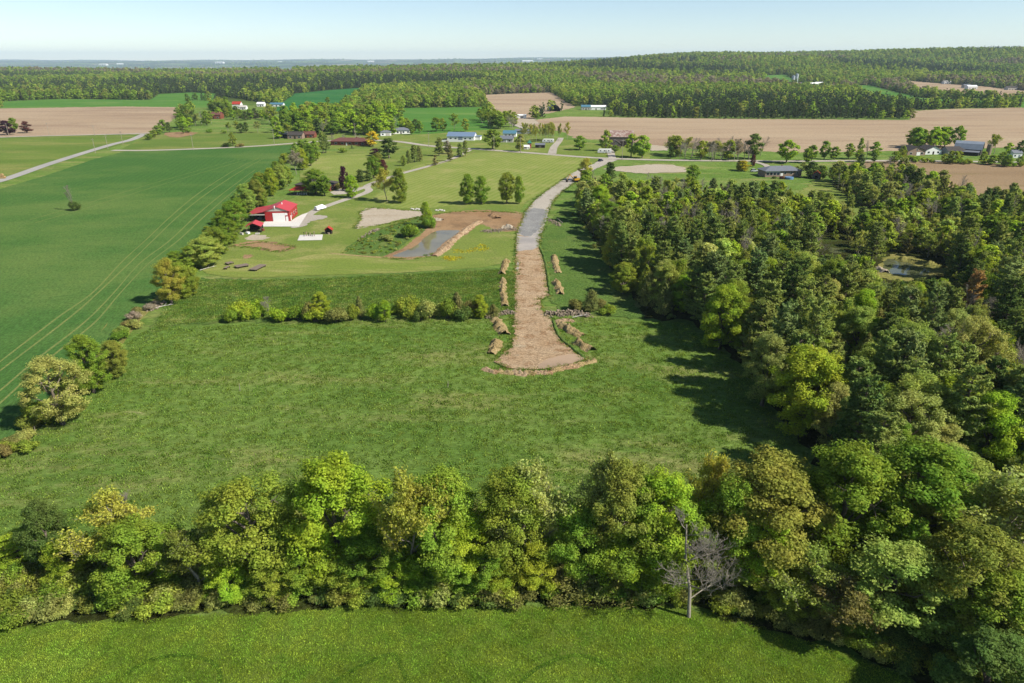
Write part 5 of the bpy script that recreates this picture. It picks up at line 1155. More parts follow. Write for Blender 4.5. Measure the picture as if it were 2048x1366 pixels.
# small open shed with red roof
p = G(508, 466); sh = empty('open_shed', p, R(8), 'small open-sided timber shed with a red gable roof beside the hedgerow', 'shed')
m = MB(); 
for sg in (-1, 1): m.prism([(0, 3.7), (sg * 2.9, 2.4), (sg * 2.9, 2.52), (0, 3.84)], -.4, 5.6, 'y')
m.build('roof', M['redroof'], sh)
for xx in (-2.5, 2.4):
    for yy in (0, 2.6, 5.1): MB().box(xx, xx + .15, yy, yy + .15, -.1, 2.55).build('post', M['plank'], sh)
MB().box(-2.5, 2.5, 5.25, 5.32, 0, 2.4).build('back_wall', M['darkwood'], sh)
rg = np.random.default_rng(4)
def crate(px, py, w, d, h, mat, label, cat='crate', rz=None, group=None, name='crate'):
    p = G(px, py); m = MB().box(-w/2, w/2, -d/2, d/2, 0, h)
    o = m.build(name, M[mat], None, p + Vector((0, 0, .06)), rz if rz is not None else rg.uniform(-.6, .6), min(w, d, h) * .08); return tag(o, label, cat, group)
for i, (px, py) in enumerate([(478,466),(484,470),(520,465),(526,462),(515,469),(496,468),(470,470)]):
    crate(px, py, rg.uniform(.6, 1.5), rg.uniform(.6, 1.2), rg.uniform(.4, .9), ['oldwood', 'offwhite', 'darkwood', 'brick', 'offwhite', 'white', 'plank'][i], 'box of clutter stacked around the small red-roofed shed', 'box', None, 'clutter round the small red shed', 'storage_box')
# farmhouse with red porch
fh = house('farmhouse', 'low brown farmhouse with dark hipped roof behind a big round tree', 'house', 626, 382, -8, 18, 11, 2.8, 2.2, 'brick', 'darkroof', 'hip', .6, W3('f', (-2, 2, 6), .9, 1.5, 1.2) + W3('r', (3, 7), .9, 1.3, 1.1), [('f', 4, 0, 1, 2.1, 'white')], (3, 6, .5))
p = G(599, 391); po = empty('porch_shelter', p, R(-4), 'open shelter with red hipped roof attached before the brown farmhouse', 'shelter')
m = MB(); m.add([(-4.9, -.3, 2.5), (4.9, -.3, 2.5), (4.9, 6.2, 2.5), (-4.9, 6.2, 2.5), (-2.4, 3, 3.9), (2.4, 3, 3.9), (-4.9, -.3, 2.38), (4.9, -.3, 2.38), (4.9, 6.2, 2.38), (-4.9, 6.2, 2.38)], [(0, 1, 5, 4), (1, 2, 5), (2, 3, 4, 5), (3, 0, 4), (6, 7, 1, 0), (7, 8, 2, 1), (8, 9, 3, 2), (9, 6, 0, 3), (9, 8, 7, 6)])
m.build('roof', M['redtile'], po)
for xx in (-4.6, -1.6, 1.5, 4.4):
    for yy in (0, 5.8): MB().box(xx, xx + .18, yy, yy + .18, -.1, 2.4).build('post', M['darkwood'], po)
MB().box(-4.8, 4.8, -.2, 6, 0, .07).build('deck', M['oldwood'], po)
for i in range(5):
    tag(MB().box(-.25, .25, -.25, .25, 0, .42).box(-.25, .25, .19, .25, .424, .85).build('patio_chair', M['white'], None, G(594 + i * 4.5, 390) + Vector((0, .8, .1)), rg.uniform(-1, 1)), 'white patio chair under the red shelter roof', 'chair', 'patio chairs under the shelter')
# well house
p = G(657, 469); wh = empty('well_house', p, R(5), 'tiny red-roofed hut with a dark open front on the farmyard grass', 'hut')
m = MB()
for sg in (-1, 1): m.prism([(0, 2.7), (sg * 1.55, 1.55), (sg * 1.55, 1.65), (0, 2.82)], -.3, 2.5, 'y')
m.build('roof', M['redtile'], wh); MB().prism([(-1.2, 0), (1.2, 0), (1.2, 1.7), (0, 2.55), (-1.2, 1.7)], .5, 2.2, 'y').build('wall', M['darkwood'], wh)
for xx in (-1.25, 1.13): MB().box(xx, xx + .12, -.1, .02, 0, 1.75).build('post', M['oldwood'], wh)
MB().cyl((0, .3, 0), (0, .3, .7), .5, .45, 10).build('well', M['stone'], wh)
sheet('concrete_slab', [(595,482),(600,471),(646,470),(644,481)], 'concrete', 'flat grey concrete slab in the farmyard', cat='concrete slab')
p = G(612, 473)
for i in range(6):
    h = rg.uniform(.9, 1.7); q = p + Vector((i * .75 - .6, rg.uniform(-.5, .5), .05)); e = MB().box(-.09, .09, -.09, .09, 0, h).box(-.28, .28, -.2, .2, 0, .18).box(-.2, .2, -.14, .14, h + .003, h + .25)
    tag(e.build('iron_implement', M['rustroof'] if i % 2 else M['darkwood'], None, q, rg.uniform(0, 2)), 'rusty upright iron implement standing on the concrete slab', 'implement', 'iron implements on the slab')
# wooden platforms
def platform(px, py, w, d, rz, label):
    r = empty('wooden_platform', G(px, py), R(rz), label, 'platform', 'wooden platforms on the mown strip')
    n = int(w / .45)
    for i in range(n): MB().box(-w/2 + i * w / n + .02, -w/2 + (i + 1) * w / n - .02, -d/2, d/2, .62, .7).build('plank', M['plank'], r)
    for s in (-1, 1): MB().box(-w/2, w/2, s * d * .38 - .08, s * d * .38 + .08, .45, .617).build('beam', M['darkwood'], r)
    for sx in (-1, 1):
        for sy in (-1, 1): MB().box(sx * w * .42 - .08, sx * w * .42 + .08, sy * d * .38 - .07, sy * d * .38 + .07, 0, .447).build('leg', M['darkwood'], r)
platform(516, 538, 2.6, 6, -14, 'largest wooden flat platform on the mown strip')
platform(484, 534.5, 2.6, 4, -50, 'middle wooden platform with a narrow tilted deck')
platform(459, 529, 2, 2.2, -40, 'small wooden platform beside the hedgerow')
platform(454, 538, 1, 2.6, -6, 'narrow wooden platform standing alone near the hedgerow')
# white wrapped boat/tarp near the drive
p = G(645, 420); bt = empty('covered_boat', p, R(60), 'white shrink-wrapped boat on a trailer beside the gravel drive', 'boat')
m = MB(); m.add([(-3.2, -.1, .6), (-3.2, 1.9, .6), (2, -.1, .6), (2, 1.9, .6), (3.4, .9, .9), (-3, .3, 1.8), (-3, 1.5, 1.8), (1, .9, 2.3)], [(0, 2, 7, 5), (2, 4, 7), (4, 3, 7), (3, 1, 6, 7), (5, 7, 6), (0, 5, 6, 1), (0, 1, 3, 4, 2)]); m.build('cover', M['white'], bt)
MB().box(-2.8, 2.8, .3, 1.5, .35, .5).build('trailer_frame', M['greysteel'], bt)
for yy in (-.05, 1.65): MB().cyl((-.8, yy, .32), (-.8, yy + .2, .32), .32, .32, 12).build('wheel', M['tyre'], bt)
# hamlet buildings
house('brick_bungalow', 'long brick bungalow with red-brown hipped roof beside the orange tree', 'house', 700, 291, -6, 30, 11, 2.9, 2.4, 'brick', 'brownroof', 'hip', .7, W3('f', (-11, -6, 0, 5, 10), .9, 1.8, 1.2), [('f', -2.6, 0, 1.1, 2.1, 'white')], (4, 5, .6))
house('grey_roof_house', 'white house with long grey roof behind the garden trees', 'house', 798, 268, 14, 20, 10, 3, 2.2, 'white', 'greyroof', 'hip', .6, W3('f', (-6, -1, 4, 8), .9, 1.5, 1.2), [('f', 1.8, 0, 1.1, 2.1, 'darkwood')])
house('grey_roof_house', 'white garage-like house with grey roof next to the road bend', 'house', 772, 272, 14, 9, 9, 3, 2, 'white', 'greyroof', 'hip', .5, W3('f', (-2.6,), .9, 1.4, 1.1), [('f', 1.6, 0, 3.4, 2.4, 'offwhite')])
bb = house('long_barn', 'long barn with blue-grey metal roof and white walls', 'barn', 921, 281, -7, 22, 14, 3.2, 2.6, 'white', 'blueroof', 'gable_x', .4, W3('f', (-8, -4, 4, 8), 1.2, 1.4, .9), [('f', 0, 0, 3.4, 2.9, 'greysteel'), ('r', 7, 0, 4, 2.9, 'offwhite')])
MB().box(10.6, 15.5, 4, 11, -.1, 2.9).build('annex', M['white'], bb); MB().box(10.7, 15.9, 3.7, 11.3, 2.9, 3.1).build('annex_roof', M['blueroof'], bb)
o = MB().box(-12, 10, 0, .25, 0, 1.5).build('board_fence', M['white'], None, G(905, 284), R(-6)); tag(o, 'low white board wall in front of the blue-roofed barn', 'wall')
house('small_house', 'small white house with pale blue roof behind the big maple', 'house', 1019, 274, -6, 11, 8, 2.9, 2, 'white', 'tealroof', 'gable_x', .4, W3('f', (-3, 3), .9, 1.3, 1.1), [('f', 0, 0, 1, 2.1, 'darkwood')])
house('small_house', 'small grey-roofed cottage nearest to the county road', 'house', 1013, 285, -6, 10, 7.5, 2.8, 1.9, 'offwhite', 'greyroof', 'gable_x', .4, W3('f', (-3, 2.6), .9, 1.3, 1.1), [('f', 0, 0, 1, 2.1, 'white')])
house('shed', 'long low metal shed at the edge of the ploughed field', 'shed', 1046, 268, -4, 14, 7, 2.6, 1.2, 'greysteel', 'greyroof', 'gable_x', .3, (), [('f', 2, 0, 3, 2.3, 'white')])
pt = house('playhouse', 'little playhouse tower with green pointed roof in the garden', 'playhouse', 1059, 297, 0, 2.6, 2.6, 3.6, 0.01, 'redtile', 'greenpaint', 'hip', .1, W3('f', (0,), 2.3, .9, .9), [('f', 0, 0, .9, 1.8, 'white')])
MB().add([(-1.7, -.4, 3.8), (1.7, -.4, 3.8), (1.7, 3, 3.8), (-1.7, 3, 3.8), (0, 1.3, 6.2)], [(0, 1, 4), (1, 2, 4), (2, 3, 4), (3, 0, 4), (3, 2, 1, 0)]).build('spire', M['greenpaint'], pt)
house('shed', 'pale garden shed beside the little playhouse tower', 'shed', 1053, 299, 0, 4, 3, 2, .9, 'offwhite', 'white', 'gable_x', .2, W3('f', (-.9,), .9, .8, .7), [('f', .9, 0, .9, 1.8, 'white')])
house('shed', 'dark low shed with grey roof among the slender grove', 'shed', 1080, 296, -5, 7, 4, 2.2, 1.0, 'darkwood', 'greyroof', 'gable_x', .3, (), [('f', 0, 0, 1.8, 1.9, 'oldwood')])
# travel trailers
def trailer(px, py, L, rz, label):
    r = empty('travel_trailer', G(px, py), R(rz), label, 'travel trailer', 'travel trailers')
    MB().prism([(-L/2, .55), (L/2, .55), (L/2, 2.5), (L/2 - .5, 2.95), (-L/2 + .9, 2.95), (-L/2, 2.0)], 0, 2.5, 'y').build('body', M['white'], r)
    MB().box(-L/2 + .1, L/2 - .1, -.02, -.003, 1.0, 1.25).build('stripe', M['blueroof'], r)
    for u in (-.3, 0., .3): MB().box(u * L - .45, u * L + .45, -.03, -.004, 1.6, 2.2).build('window', M['glass'], r)
    MB().box(L * .12 - .35, L * .12 + .35, -.045, -.024, .65, 2.35).build('door', M['offwhite'], r)
    for u in (-.1, .12):
        for yy in (.0, 2.2): MB().cyl((u * L, yy, .36), (u * L, yy + .25, .36), .36, .36, 12).build('wheel', M['tyre'], r)
    MB().cyl((-L/2, 1.25, .6), (-L/2 - 1.3, 1.25, .6), .07, .07, 6).build('tow_bar', M['black'], r)
trailer(1096, 286, 9, -6, 'white travel trailer parked under the slender grove')
trailer(1209, 307, 9.5, -4, 'white travel trailer parked beside the rusty-roofed barn')
# weathered barn with rust roof
rb = house('weathered_barn', 'tall weathered timber barn with streaked rusty metal roof', 'barn', 1243, 293, -3, 17, 13, 7, 4.0, 'oldwood', 'rustroof', 'gable_x', .4, W3('f', (-5, 5), 3.6, 1, 1.1), [('f', 1, 0, 4.2, 3.8, 'darkwood')])
fw = house('gabled_annex', 'small grey gabled shed standing against the weathered barn', 'shed', 1232, 297, -3, 7, 5, 3.2, 2.2, 'oldwood', 'oldwood', 'gable_y', .3, W3('f', (0,), 3.3, .8, .8), [('f', 0, 0, 2.2, 2.3, 'black')])
# gambrel barn
gb = house('gambrel_barn', 'old grey gambrel barn with rust patch on its metal roof', 'barn', 1962, 310, 52, 10, 16, 3.8, 4.8, 'oldwood', 'greysteel', 'gambrel', .4, W3('f', (-3, 3), 2.4, .9, .9) + W3('f', (0,), 6.6, 1, 1.2), [('f', 0, 0, 4, 3.6, 'darkwood'), ('l', 8, 0, 3.5, 3.2, 'darkwood')])
MB().cyl((4.6, -3.5, -.1), (4.6, -3.5, 7), 1.6, 1.6, 16).build('silo_stump', M['stone'], gb)
MB().box(-9.5, -5.2, 1, 13, -.1, 2.3).build('lean_to', M['darkwood'], gb)
MB().prism([(-5.1, 3.0), (-9.9, 2.3), (-9.9, 2.45), (-5.1, 3.15)], .6, 13.4, 'y').build('lean_to_roof', M['greyroof'], gb)
house('dark_roof_house', 'grey house with dark cross-gabled roof behind the hedge', 'house', 1832, 311, 6, 13, 10, 3, 2.8, 'tanbrick', 'darkroof', 'gable_y', .5, W3('f', (-4, 4), .9, 1.4, 1.2) + W3('f', (0,), 3.3, 1, .9), [('f', 1.4, 0, 2.6, 2.2, 'white')])
house('dark_roof_house', 'dark-roofed bungalow with white gable between garden trees', 'house', 1832 + 34, 309, 6, 12, 10, 2.9, 2.6, 'white', 'darkroof', 'gable_y', .5, W3('f', (-3.5, 3.5), .9, 1.4, 1.2), [('f', 0, 0, 1.1, 2.1, 'darkwood')])
house('dark_roof_house', 'low dark-roofed house nearest the gambrel barn', 'house', 1872 + 40, 310, 4, 12, 9, 2.8, 2.3, 'offwhite', 'darkroof', 'gable_x', .5, W3('f', (-3.5, 3.5), .9, 1.4, 1.2), [('f', 0, 0, 1.1, 2.1, 'white')])
house('small_house', 'small white outbuilding past the gambrel barn', 'house', 2034, 316, 0, 6, 6, 3.2, 1.6, 'white', 'greyroof', 'gable_x', .3, W3('f', (-1.6,), 1, 1, 1), [('f', 1.2, 0, 1, 2, 'greysteel')])
# white bungalow
wb = house('white_bungalow', 'long pale bungalow with grey hipped roof at the wood edge', 'house', 1566, 354, 6, 21, 9.5, 3.3, 2.2, 'tanbrick', 'greyroof', 'hip', .7, W3('f', (-9, -7, -5, -3), 1.2, 1.5, 1.4) + W3('f', (1, 4.5, 8), 1.6, 1.2, 1.0), [('f', -1, 0, 1.4, 2.2, 'white')], (1, 5, .4))
MB().box(-10.2, -2.0, -.05, -.002, 2.75, 3.15).build('fascia', M['white'], wb)
o = MB().cyl((0, 0, 0), (0, 0, 1.1), 2.3, 2.3, 18).build('garden_pool', M['pooltarp'], None, G(1578, 358)); tag(o, 'round blue garden pool on the lawn before the pale bungalow', 'pool')
B(1563, 358, 'shrub', 1.8, 3, 'copper', 'reddish garden bush before the pale bungalow wall'); B(1548, 357, 'shrub', 1.4, 3, 'dark', 'dark green garden bush before the pale bungalow windows')
house('red_shed', 'tiny shed with a bright red roof hidden among trees', 'shed', 1632, 358, -25, 4.5, 5, 2.4, 1.6, 'oldwood', 'redtile', 'gable_y', .3, (), [('f', 0, 0, 1.4, 1.9, 'darkwood')])
# distant buildings
def far_house(px, py, w, d, h, rise, wall, roof, label, cat='house', name='distant_house', shape='gable_x', yaw=0, group=None):
    return house(name, label, cat, px, py, yaw, w, d, h, rise, wall, roof, shape, .4, W3('f', (-w * .3, w * .3), .9, w * .14, 1.2), [('f', 0, 0, 1.4, 2.2, 'darkwood')], group=group)
far_house(427, 238, 16, 10, 4.5, 2.6, 'brick', 'brownroof', 'brick house with brown roof behind the junction belt')
far_house(473, 217, 11, 9, 5.5, 3, 'white', 'redtile', 'white farmhouse with small red roof beside a tall dark tree')
far_house(486, 219, 8, 7, 3, 2, 'white', 'offwhite', 'white cottage beside the red-roofed farmhouse')
far_house(497, 236, 22, 10, 3, 2, 'darkwood', 'darkroof', 'low dark-roofed house with long front in the distant hamlet')
far_house(521, 213, 10, 8, 3.5, 2, 'white', 'white', 'white-roofed shed near the deep green field', 'shed', 'distant_shed')
far_house(553, 213, 18, 9, 3, 1.8, 'white', 'tealroof', 'blue-roofed shed near the deep green field', 'shed', 'distant_shed')
far_house(572, 276, 12, 8, 3, 2, 'darkwood', 'greyroof', 'grey-roofed dark shed beside the county road', 'shed', 'roadside_shed')
far_house(590, 278, 12, 8, 3.2, 2.2, 'tanbrick', 'darkroof', 'tan shed with dark roof beside the county road', 'shed', 'roadside_shed')
far_house(612, 276, 14, 8, 3, 2, 'brick', 'brownroof', 'brick shed hidden by trees beside the county road', 'shed', 'roadside_shed')
far_house(1031, 237, 24, 8, 3.2, .9, 'white', 'white', 'long low white shed at the corner of the ploughed field', 'shed', 'white_shed')
far_house(1172, 220, 12, 10, 4, 2, 'offwhite', 'tealroof', 'blue-roofed farm shed at the wood edge', 'shed', 'distant_shed')
far_house(1192, 220, 26, 9, 4, 1.6, 'white', 'white', 'long white farm building at the wood edge', 'barn', 'distant_barn')
far_house(1128, 152, 26, 16, 8, 4, 'tanbrick', 'greyroof', 'large grey house alone in the hillside woods')
p = G(1110, 223); qh = empty('round_roof_shelter', p, R(10), 'dark round-roofed fabric shelter with open end beside the ploughed field', 'shelter')
arc = [(math.cos(a) * 7, math.sin(a) * 8) for a in np.linspace(0, math.pi, 13)]
MB().prism(arc + [(x * .96, z * .96) for x, z in arc[::-1]], 0, 16, 'y').build('cover', M['carblue'], qh); MB().prism([(x * .95, z * .95) for x, z in arc], 11, 11.2, 'y').build('end_wall', M['black'], qh)
for i, (px, py, w, wl, rf, lb) in enumerate([(1625,172,26,'white','white','long white farm building beside the twin silos'),(1640,171,18,'offwhite','white','white-roofed barn beyond the twin silos'),(1598,172,16,'offwhite','greyroof','grey-roofed barn at the foot of the twin silos'),(1612,175,20,'oldwood','offwhite','pale-roofed shed below the twin silos'),(1660,176,18,'white','white','small white shed past the silo farm'),
    (1943,142,22,'white','white','white house high among the ridge trees'),(1945,178,20,'white','white','white-walled house beside the small tan field'),(1935,176,14,'offwhite','greyroof','grey-roofed shed beside the small tan field'),(1895,168,16,'white','offwhite','white cottage behind a row of trees under the ridge'),(2025,180,20,'offwhite','darkroof','dark-roofed house under the ridge woods')]):
    far_house(px, py, w, 12, 5, 2.5, wl, rf, lb, 'building', 'distant_building')
for i, (px, h) in enumerate([(1584.5, 21), (1591, 25)]):
    p = G(px, 172); r = empty('silo', p, 0, ['shorter pale concrete silo with domed cap', 'taller pale concrete silo with domed cap'][i], 'silo', 'twin silos'); m = MB(); m.cyl((0, 0, -2), (0, 0, h), 3.6, 3.6, 18); m.build('shaft', M['silo'], r)
    m = MB(); tube(m.v, m.f, [(0, 0, h), (0, 0, h + .9), (0, 0, h + 1.6), (0, 0, h + 2)], [3.75, 3.1, 1.8, .2], 18, True); m.build('dome', M['greysteel'], r)
rgf = np.random.default_rng(8)
for i, (px, py, w, lb) in enumerate([(205,131,160,'long white building in the hazy plain beyond the hill'),(240,129,120,'second white building in the hazy plain'),(438,127,170,'white warehouse in the hazy plain'),(560,124,90,'small white dot of a building in the plain'),(742,124,150,'white building above the middle of the wooded hill'),(870,118,120,'white tower-like building near the horizon'),(925,117,120,'pale building near the horizon'),(1055,125,220,'wide white greenhouse in the distant plain'),(1135,122,140,'pale building where the ridge meets the plain'),(1080,119,120,'far pale building just under the horizon')]):
    p = G(px, py); s = w / 60; r = house('far_building', lb, 'building', 0, 0, float(rgf.uniform(-20, 20)), w, w * .4, w * .14, w * .05, 'white', 'white', 'gable_x', .5, W3('f', (-w * .3, w * .3), w * .04, w * .1, w * .05), [('f', 0, 0, w * .06, w * .09, 'greyroof')], loc=p)

# ------------------------------------------------------------------ poles, vehicles, heaps
def pole(px, py, h, label):
    r = empty('utility_pole', G(px, py), R(rg.uniform(-20, 20)), label, 'utility pole', 'utility poles')
    MB().cyl((0, 0, -.2), (0, 0, h), .17, .12, 8).build('shaft', M['woodpole'], r); MB().box(-1.1, 1.1, -.19, -.125, h - 1, h - .82).build('crossarm', M['woodpole'], r)
    for u in (-.95, -.35, .35, .95): MB().cyl((u, -.155, h - .818), (u, -.155, h - .62), .05, .04, 6).build('insulator', M['greysteel'], r)
for px, py, h, lb in [(18,273,11,'pole beside the large purple-leaved tree'),(99,272,11,'pole at the edge of the tan ploughed field'),(191,306,10,'pole on the verge farthest down the paved lane'),(216,298,10,'middle pole of three along the paved lane'),(246,289,10,'pole of three closest to the road junction'),(387,300,11,'pole on the rough grass strip'),(549,290,12,'pole by the dark roadside sheds'),(711,276,12,'pole rising behind the brick bungalow'),(858,295,11,'pole at the bend of the county road'),(988,302,10,'pole before the large maple'),(1041,306,11,'pole in front of the small houses'),(1244,320,13,'tall pole at the lane junction'),(1423,324,11,'pole before the grey thicket'),(1468,323,10,'pole between the thicket and the huge round tree'),(190,272,9,'small pole beside the gravel road')]:
    pole(px, py, h, 'wooden utility ' + lb)
def car(px, py, rz, paint, label):
    r = empty('parked_car', G(px, py) + Vector((0, 0, .12)), R(rz), label, 'car')
    MB().prism([(-2.2, .35), (2.2, .35), (2.25, .8), (1.3, .98), (-2.15, 1.0)], -.88, .88, 'y').build('body', M[paint], r, None, 0, .05)
    MB().prism([(-1.9, 1.005), (1.1, 1.005), (.35, 1.55), (-1.5, 1.58)], -.78, .78, 'y').build('cabin', M['glass'], r, None, 0, .04)
    MB().box(-1.45, .3, -.74, .74, 1.585, 1.64).build('roof', M[paint], r)
    for u in (-1.4, 1.4):
        for v in (-.9, .7): 
            w = MB().cyl((u, v, .34), (u, v + .2, .34), .34, .34, 14).build('wheel', M['tyre'], r)
    for v in (-.6, .6): MB().box(2.2, 2.27, v - .18, v + .18, .62, .76).build('headlight', M['white'], r)
car(1201, 323, 55, 'carblue', 'dark blue car stopped at the lane junction'); car(1508, 344, 10, 'carwhite', 'white car parked on the bungalow lawn')
# excavator
p = G(1152, 364); ex = empty('excavator', p + Vector((0, 0, .05)), R(200), 'yellow tracked excavator at the side of the gravel lane', 'excavator')
for v in (-1.4, .8): MB().prism([(-1.9, .2), (-1.6, 0), (1.6, 0), (1.9, .2), (1.9, .6), (1.6, .85), (-1.6, .85), (-1.9, .6)], v, v + .6, 'y').build('track', M['tyre'], ex)
MB().box(-1.7, 1.4, -1.2, 1.2, .95, 2.0).build('body', M['yellowpaint'], ex, None, 0, .08); MB().box(.1, 1.5, .1, 1.2, 2.004, 3.1).build('cab', M['glass'], ex, None, 0, .06); MB().box(0, 1.6, 0, 1.3, 3.104, 3.2).build('cab_roof', M['yellowpaint'], ex)
m = MB(); m.cyl((1.2, -.4, 1.7), (3.6, -.4, 4.0), .25, .2, 6); m.build('boom', M['yellowpaint'], ex); m = MB(); m.cyl((3.6, -.4, 4.0), (5.0, -.4, 1.3), .18, .14, 6); m.build('stick', M['yellowpaint'], ex)
MB().prism([(4.6, .3), (5.4, .2), (5.6, 1.1), (4.9, 1.4)], -1.0, .2, 'y').build('bucket', M['darkwood'], ex)
p = G(1, 358); r = empty('hay_stack', p, R(10), 'tan round hay bales stacked by the paved lane', 'hay stack')
for i, (u, z) in enumerate([(0, .75), (1.55, .75), (.78, 2.05)]): MB().cyl((u, 0, z), (u, 1.5, z), .75, .75, 16).build('bale', M['hayb'], r)

# spoil heaps
def heap(px, wid, hgt, mat, label, seed, name='spoil_heap', group='spoil heaps beside the lane', lumps=1.0):
    c = smooth_line(wpoly(px), False, n=7); L = [0]
    for i in range(1, len(c)): L.append(L[-1] + np.linalg.norm(c[i] - c[i - 1]))
    tot = L[-1]; n = max(6, int(tot / .28)); m = 15; V = []
    for i in range(-3, n + 4):
        s = i / n * tot; sc = min(max(s, 0), tot); x = np.interp(sc, L, [q[0] for q in c]); y = np.interp(sc, L, [q[1] for q in c])
        x2 = np.interp(min(sc + .3, tot), L, [q[0] for q in c]); y2 = np.interp(min(sc + .3, tot), L, [q[1] for q in c]); x1 = np.interp(max(sc - .3, 0), L, [q[0] for q in c]); y1 = np.interp(max(sc - .3, 0), L, [q[1] for q in c])
        d = np.array([x2 - x1, y2 - y1]); d /= np.linalg.norm(d) + 1e-9; nn = np.array([-d[1], d[0]])
        x += d[0] * (s - sc); y += d[1] * (s - sc); e = math.sqrt(max(0, 1 - (max(0, -s, s - tot) / (wid * .5)) ** 2)) if (s < 0 or s > tot) else 1
        wv = wid * (.8 + .35 * mnoise.noise(Vector((s * .5, seed, 2)))) * (.5 + .5 * e); hv = hgt * .85 * (.75 + .7 * mnoise.noise(Vector((s * .6, seed * 3.3, 1)))) * e
        for j in range(m):
            t = j / (m - 1) * 2 - 1; q = np.array([x, y]) + nn * t * wv / 2
            z = hv * max(0, 1 - abs(t) ** 1.4) + lumps * .95 * (1 - t * t) * (mnoise.noise(Vector((q[0] * 1.1, q[1] * 1.1, seed))) * .5 + .4 * mnoise.noise(Vector((q[0] * 2.7, q[1] * 2.7, seed))) + .42 * mnoise.noise(Vector((q[0] * 6, q[1] * 6, seed)))) * e
            V.append((q[0], q[1], max(z, -.02) + .02))
    rows = n + 7; Q = [(i * m + j, i * m + j + 1, (i + 1) * m + j + 1, (i + 1) * m + j) for i in range(rows - 1) for j in range(m - 1)]
    me = mesh_np(name, V, Q)
    if sum(p.normal.z for p in me.polygons) < 0: me.flip_normals()
    o = mobj(name, me, M[mat]); return tag(o, label, 'spoil heap', group)
for i, (px, w, h, mt, lb) in enumerate([
 ([(1012,524),(1007,540),(1004,548)],2.6,1.3,'straw','short earth heap beside the upper lane on the meadow side'),([(1006,562),(1006,580),(1008,600),(1010,612)],2.6,1.2,'straw','long grassy earth heap beside the lane above the shrub row'),([(993,642),(1000,655),(1008,668)],3.0,1.4,'straw','earth heap beside the lane just below the shrub row'),([(993,687),(990,698),(984,706)],3.2,1.5,'straw','rounded earth heap at the start of the turning head'),
 ([(1108,514),(1111,530),(1116,545)],2.6,1.3,'straw','long earth heap on the verge between lane and wood'),([(1112,566),(1118,578),(1120,588)],2.8,1.3,'straw','egg-shaped earth heap on the verge between lane and wood'),([(1120,649),(1138,661),(1160,671)],2.8,1.3,'straw','long earth heap beside the flaring lane'),([(1153,687),(1168,693),(1180,700)],2.8,1.4,'straw','last earth heap beside the flaring lane'),([(1115,644),(1130,640),(1142,643)],2.2,.6,'dirt','low earth heap in front of the stone heap')]):
    heap(px, w * 1.2, h, mt, lb, i + 1.5)
for i, (a, b) in enumerate([((972,740),(990,745)),((1000,744),(1020,747)),((1030,747),(1048,750)),((1054,746),(1066,748)),((1076,746),(1098,747)),((1108,742),(1120,740)),((1128,737),(1150,734)),((1152,732),(1186,723))]):
    heap([a, ((a[0] + b[0]) / 2, (a[1] + b[1]) / 2), b], 2.0, .8, 'straw' if i % 2 else 'dirt', ['first turf-and-earth lump closing the turning head on the meadow side', 'second earth lump along the foot of the turning head', 'third earth lump along the foot of the turning head', 'small earth lump at the middle of the turning head foot', 'grassy earth lump past the middle of the turning head foot', 'small grassy lump beside the thin brown puddle', 'earth lump below the thin brown puddle', 'longest low earth bank at the far end of the turning head foot'][i], 20 + i, 'earth_lump', 'earth lumps round the turning head')
heap([(870,512),(890,498),(905,482),(925,466),(945,452),(960,444)], 4.6, 1.0, 'dirt', 'long curved pale earth bank beside the pond', 40, 'earth_bank', None)
heap([(985,432),(993,437)], 5.5, 1.6, 'mud', 'rounded brown earth mound above the pond', 41, 'earth_mound', None)
heap([(1010,456),(1022,457)], 5, 1.9, 'pad', 'pale rubble-topped earth mound beside the wet gravel', 42, 'earth_mound', None)
heap([(872,440),(882,441)], 4, 1.2, 'pad', 'small pale mound at the end of the gravel pad', 43, 'earth_mound', None)
heap([(1800,520),(1830,526),(1880,536)], 6, 1.8, 'drygrass', 'low sandy bank behind the woodland pond', 44, 'earth_bank', None)
heap([(1758,540),(1768,545)], 4, 1.4, 'pad', 'pale sand heap at the tip of the woodland pond', 45, 'earth_mound', None)
# stones
def stone_mesh(seed):
    bm = bmesh.new(); bmesh.ops.create_icosphere(bm, subdivisions=1, radius=.5); rgs = random.Random(seed)
    for v in bm.verts: v.co *= rgs.uniform(.72, 1.15); v.co.z *= .72
    me = bpy.data.meshes.new('stone'); bm.to_mesh(me); bm.free(); return me
SM = [stone_mesh(i) for i in range(6)]
for me in SM: me.materials.append(M['stone'])
SMW = [m.copy() for m in SM[:3]]
for me in SMW: me.materials.clear(); me.materials.append(M['whitestone'])
def stone_heap(name, label, pxs, n, spread, hgt, smin, smax, seed, big=28):
    r2 = np.random.default_rng(seed); c = wpoly(pxs); o0 = c[len(c) // 2]; root = empty(name, o0, 0, label, 'stone heap')
    V, F = [], []
    for i in range(n):
        t = r2.uniform(0, len(c) - 1); k = min(int(t), len(c) - 2); b = c[k].lerp(c[k + 1], t - k); e = r2.normal(size=2) * spread * .5
        z = hgt * max(0, 1 - (np.linalg.norm(e) / spread) ** 1.2) * r2.random(); s = r2.uniform(smin, smax) * (1.5 if i < big else 1); q = Vector((b.x + e[0] - o0.x, b.y + e[1] - o0.y, z + s * .25))
        me = SM[r2.integers(6)]; rot = Vector(r2.uniform(0, 6.28, 3)).to_tuple()
        if i < big:
            o = mobj('stone', me, None, root, q); o.rotation_euler = rot; o.scale = (s, s, s)
        else:
            from mathutils import Euler
            mt = Euler(rot).to_matrix(); nb = len(V)
            for v in me.vertices: w = mt @ (v.co * s) + q; V.append(tuple(w))
            F += [tuple(nb + j for j in p.vertices) for p in me.polygons]
    me = bpy.data.meshes.new('small_stones'); me.from_pydata(V, [], F); o = mobj('small_stones', me, M['stone'], root); o['kind'] = 'stuff'
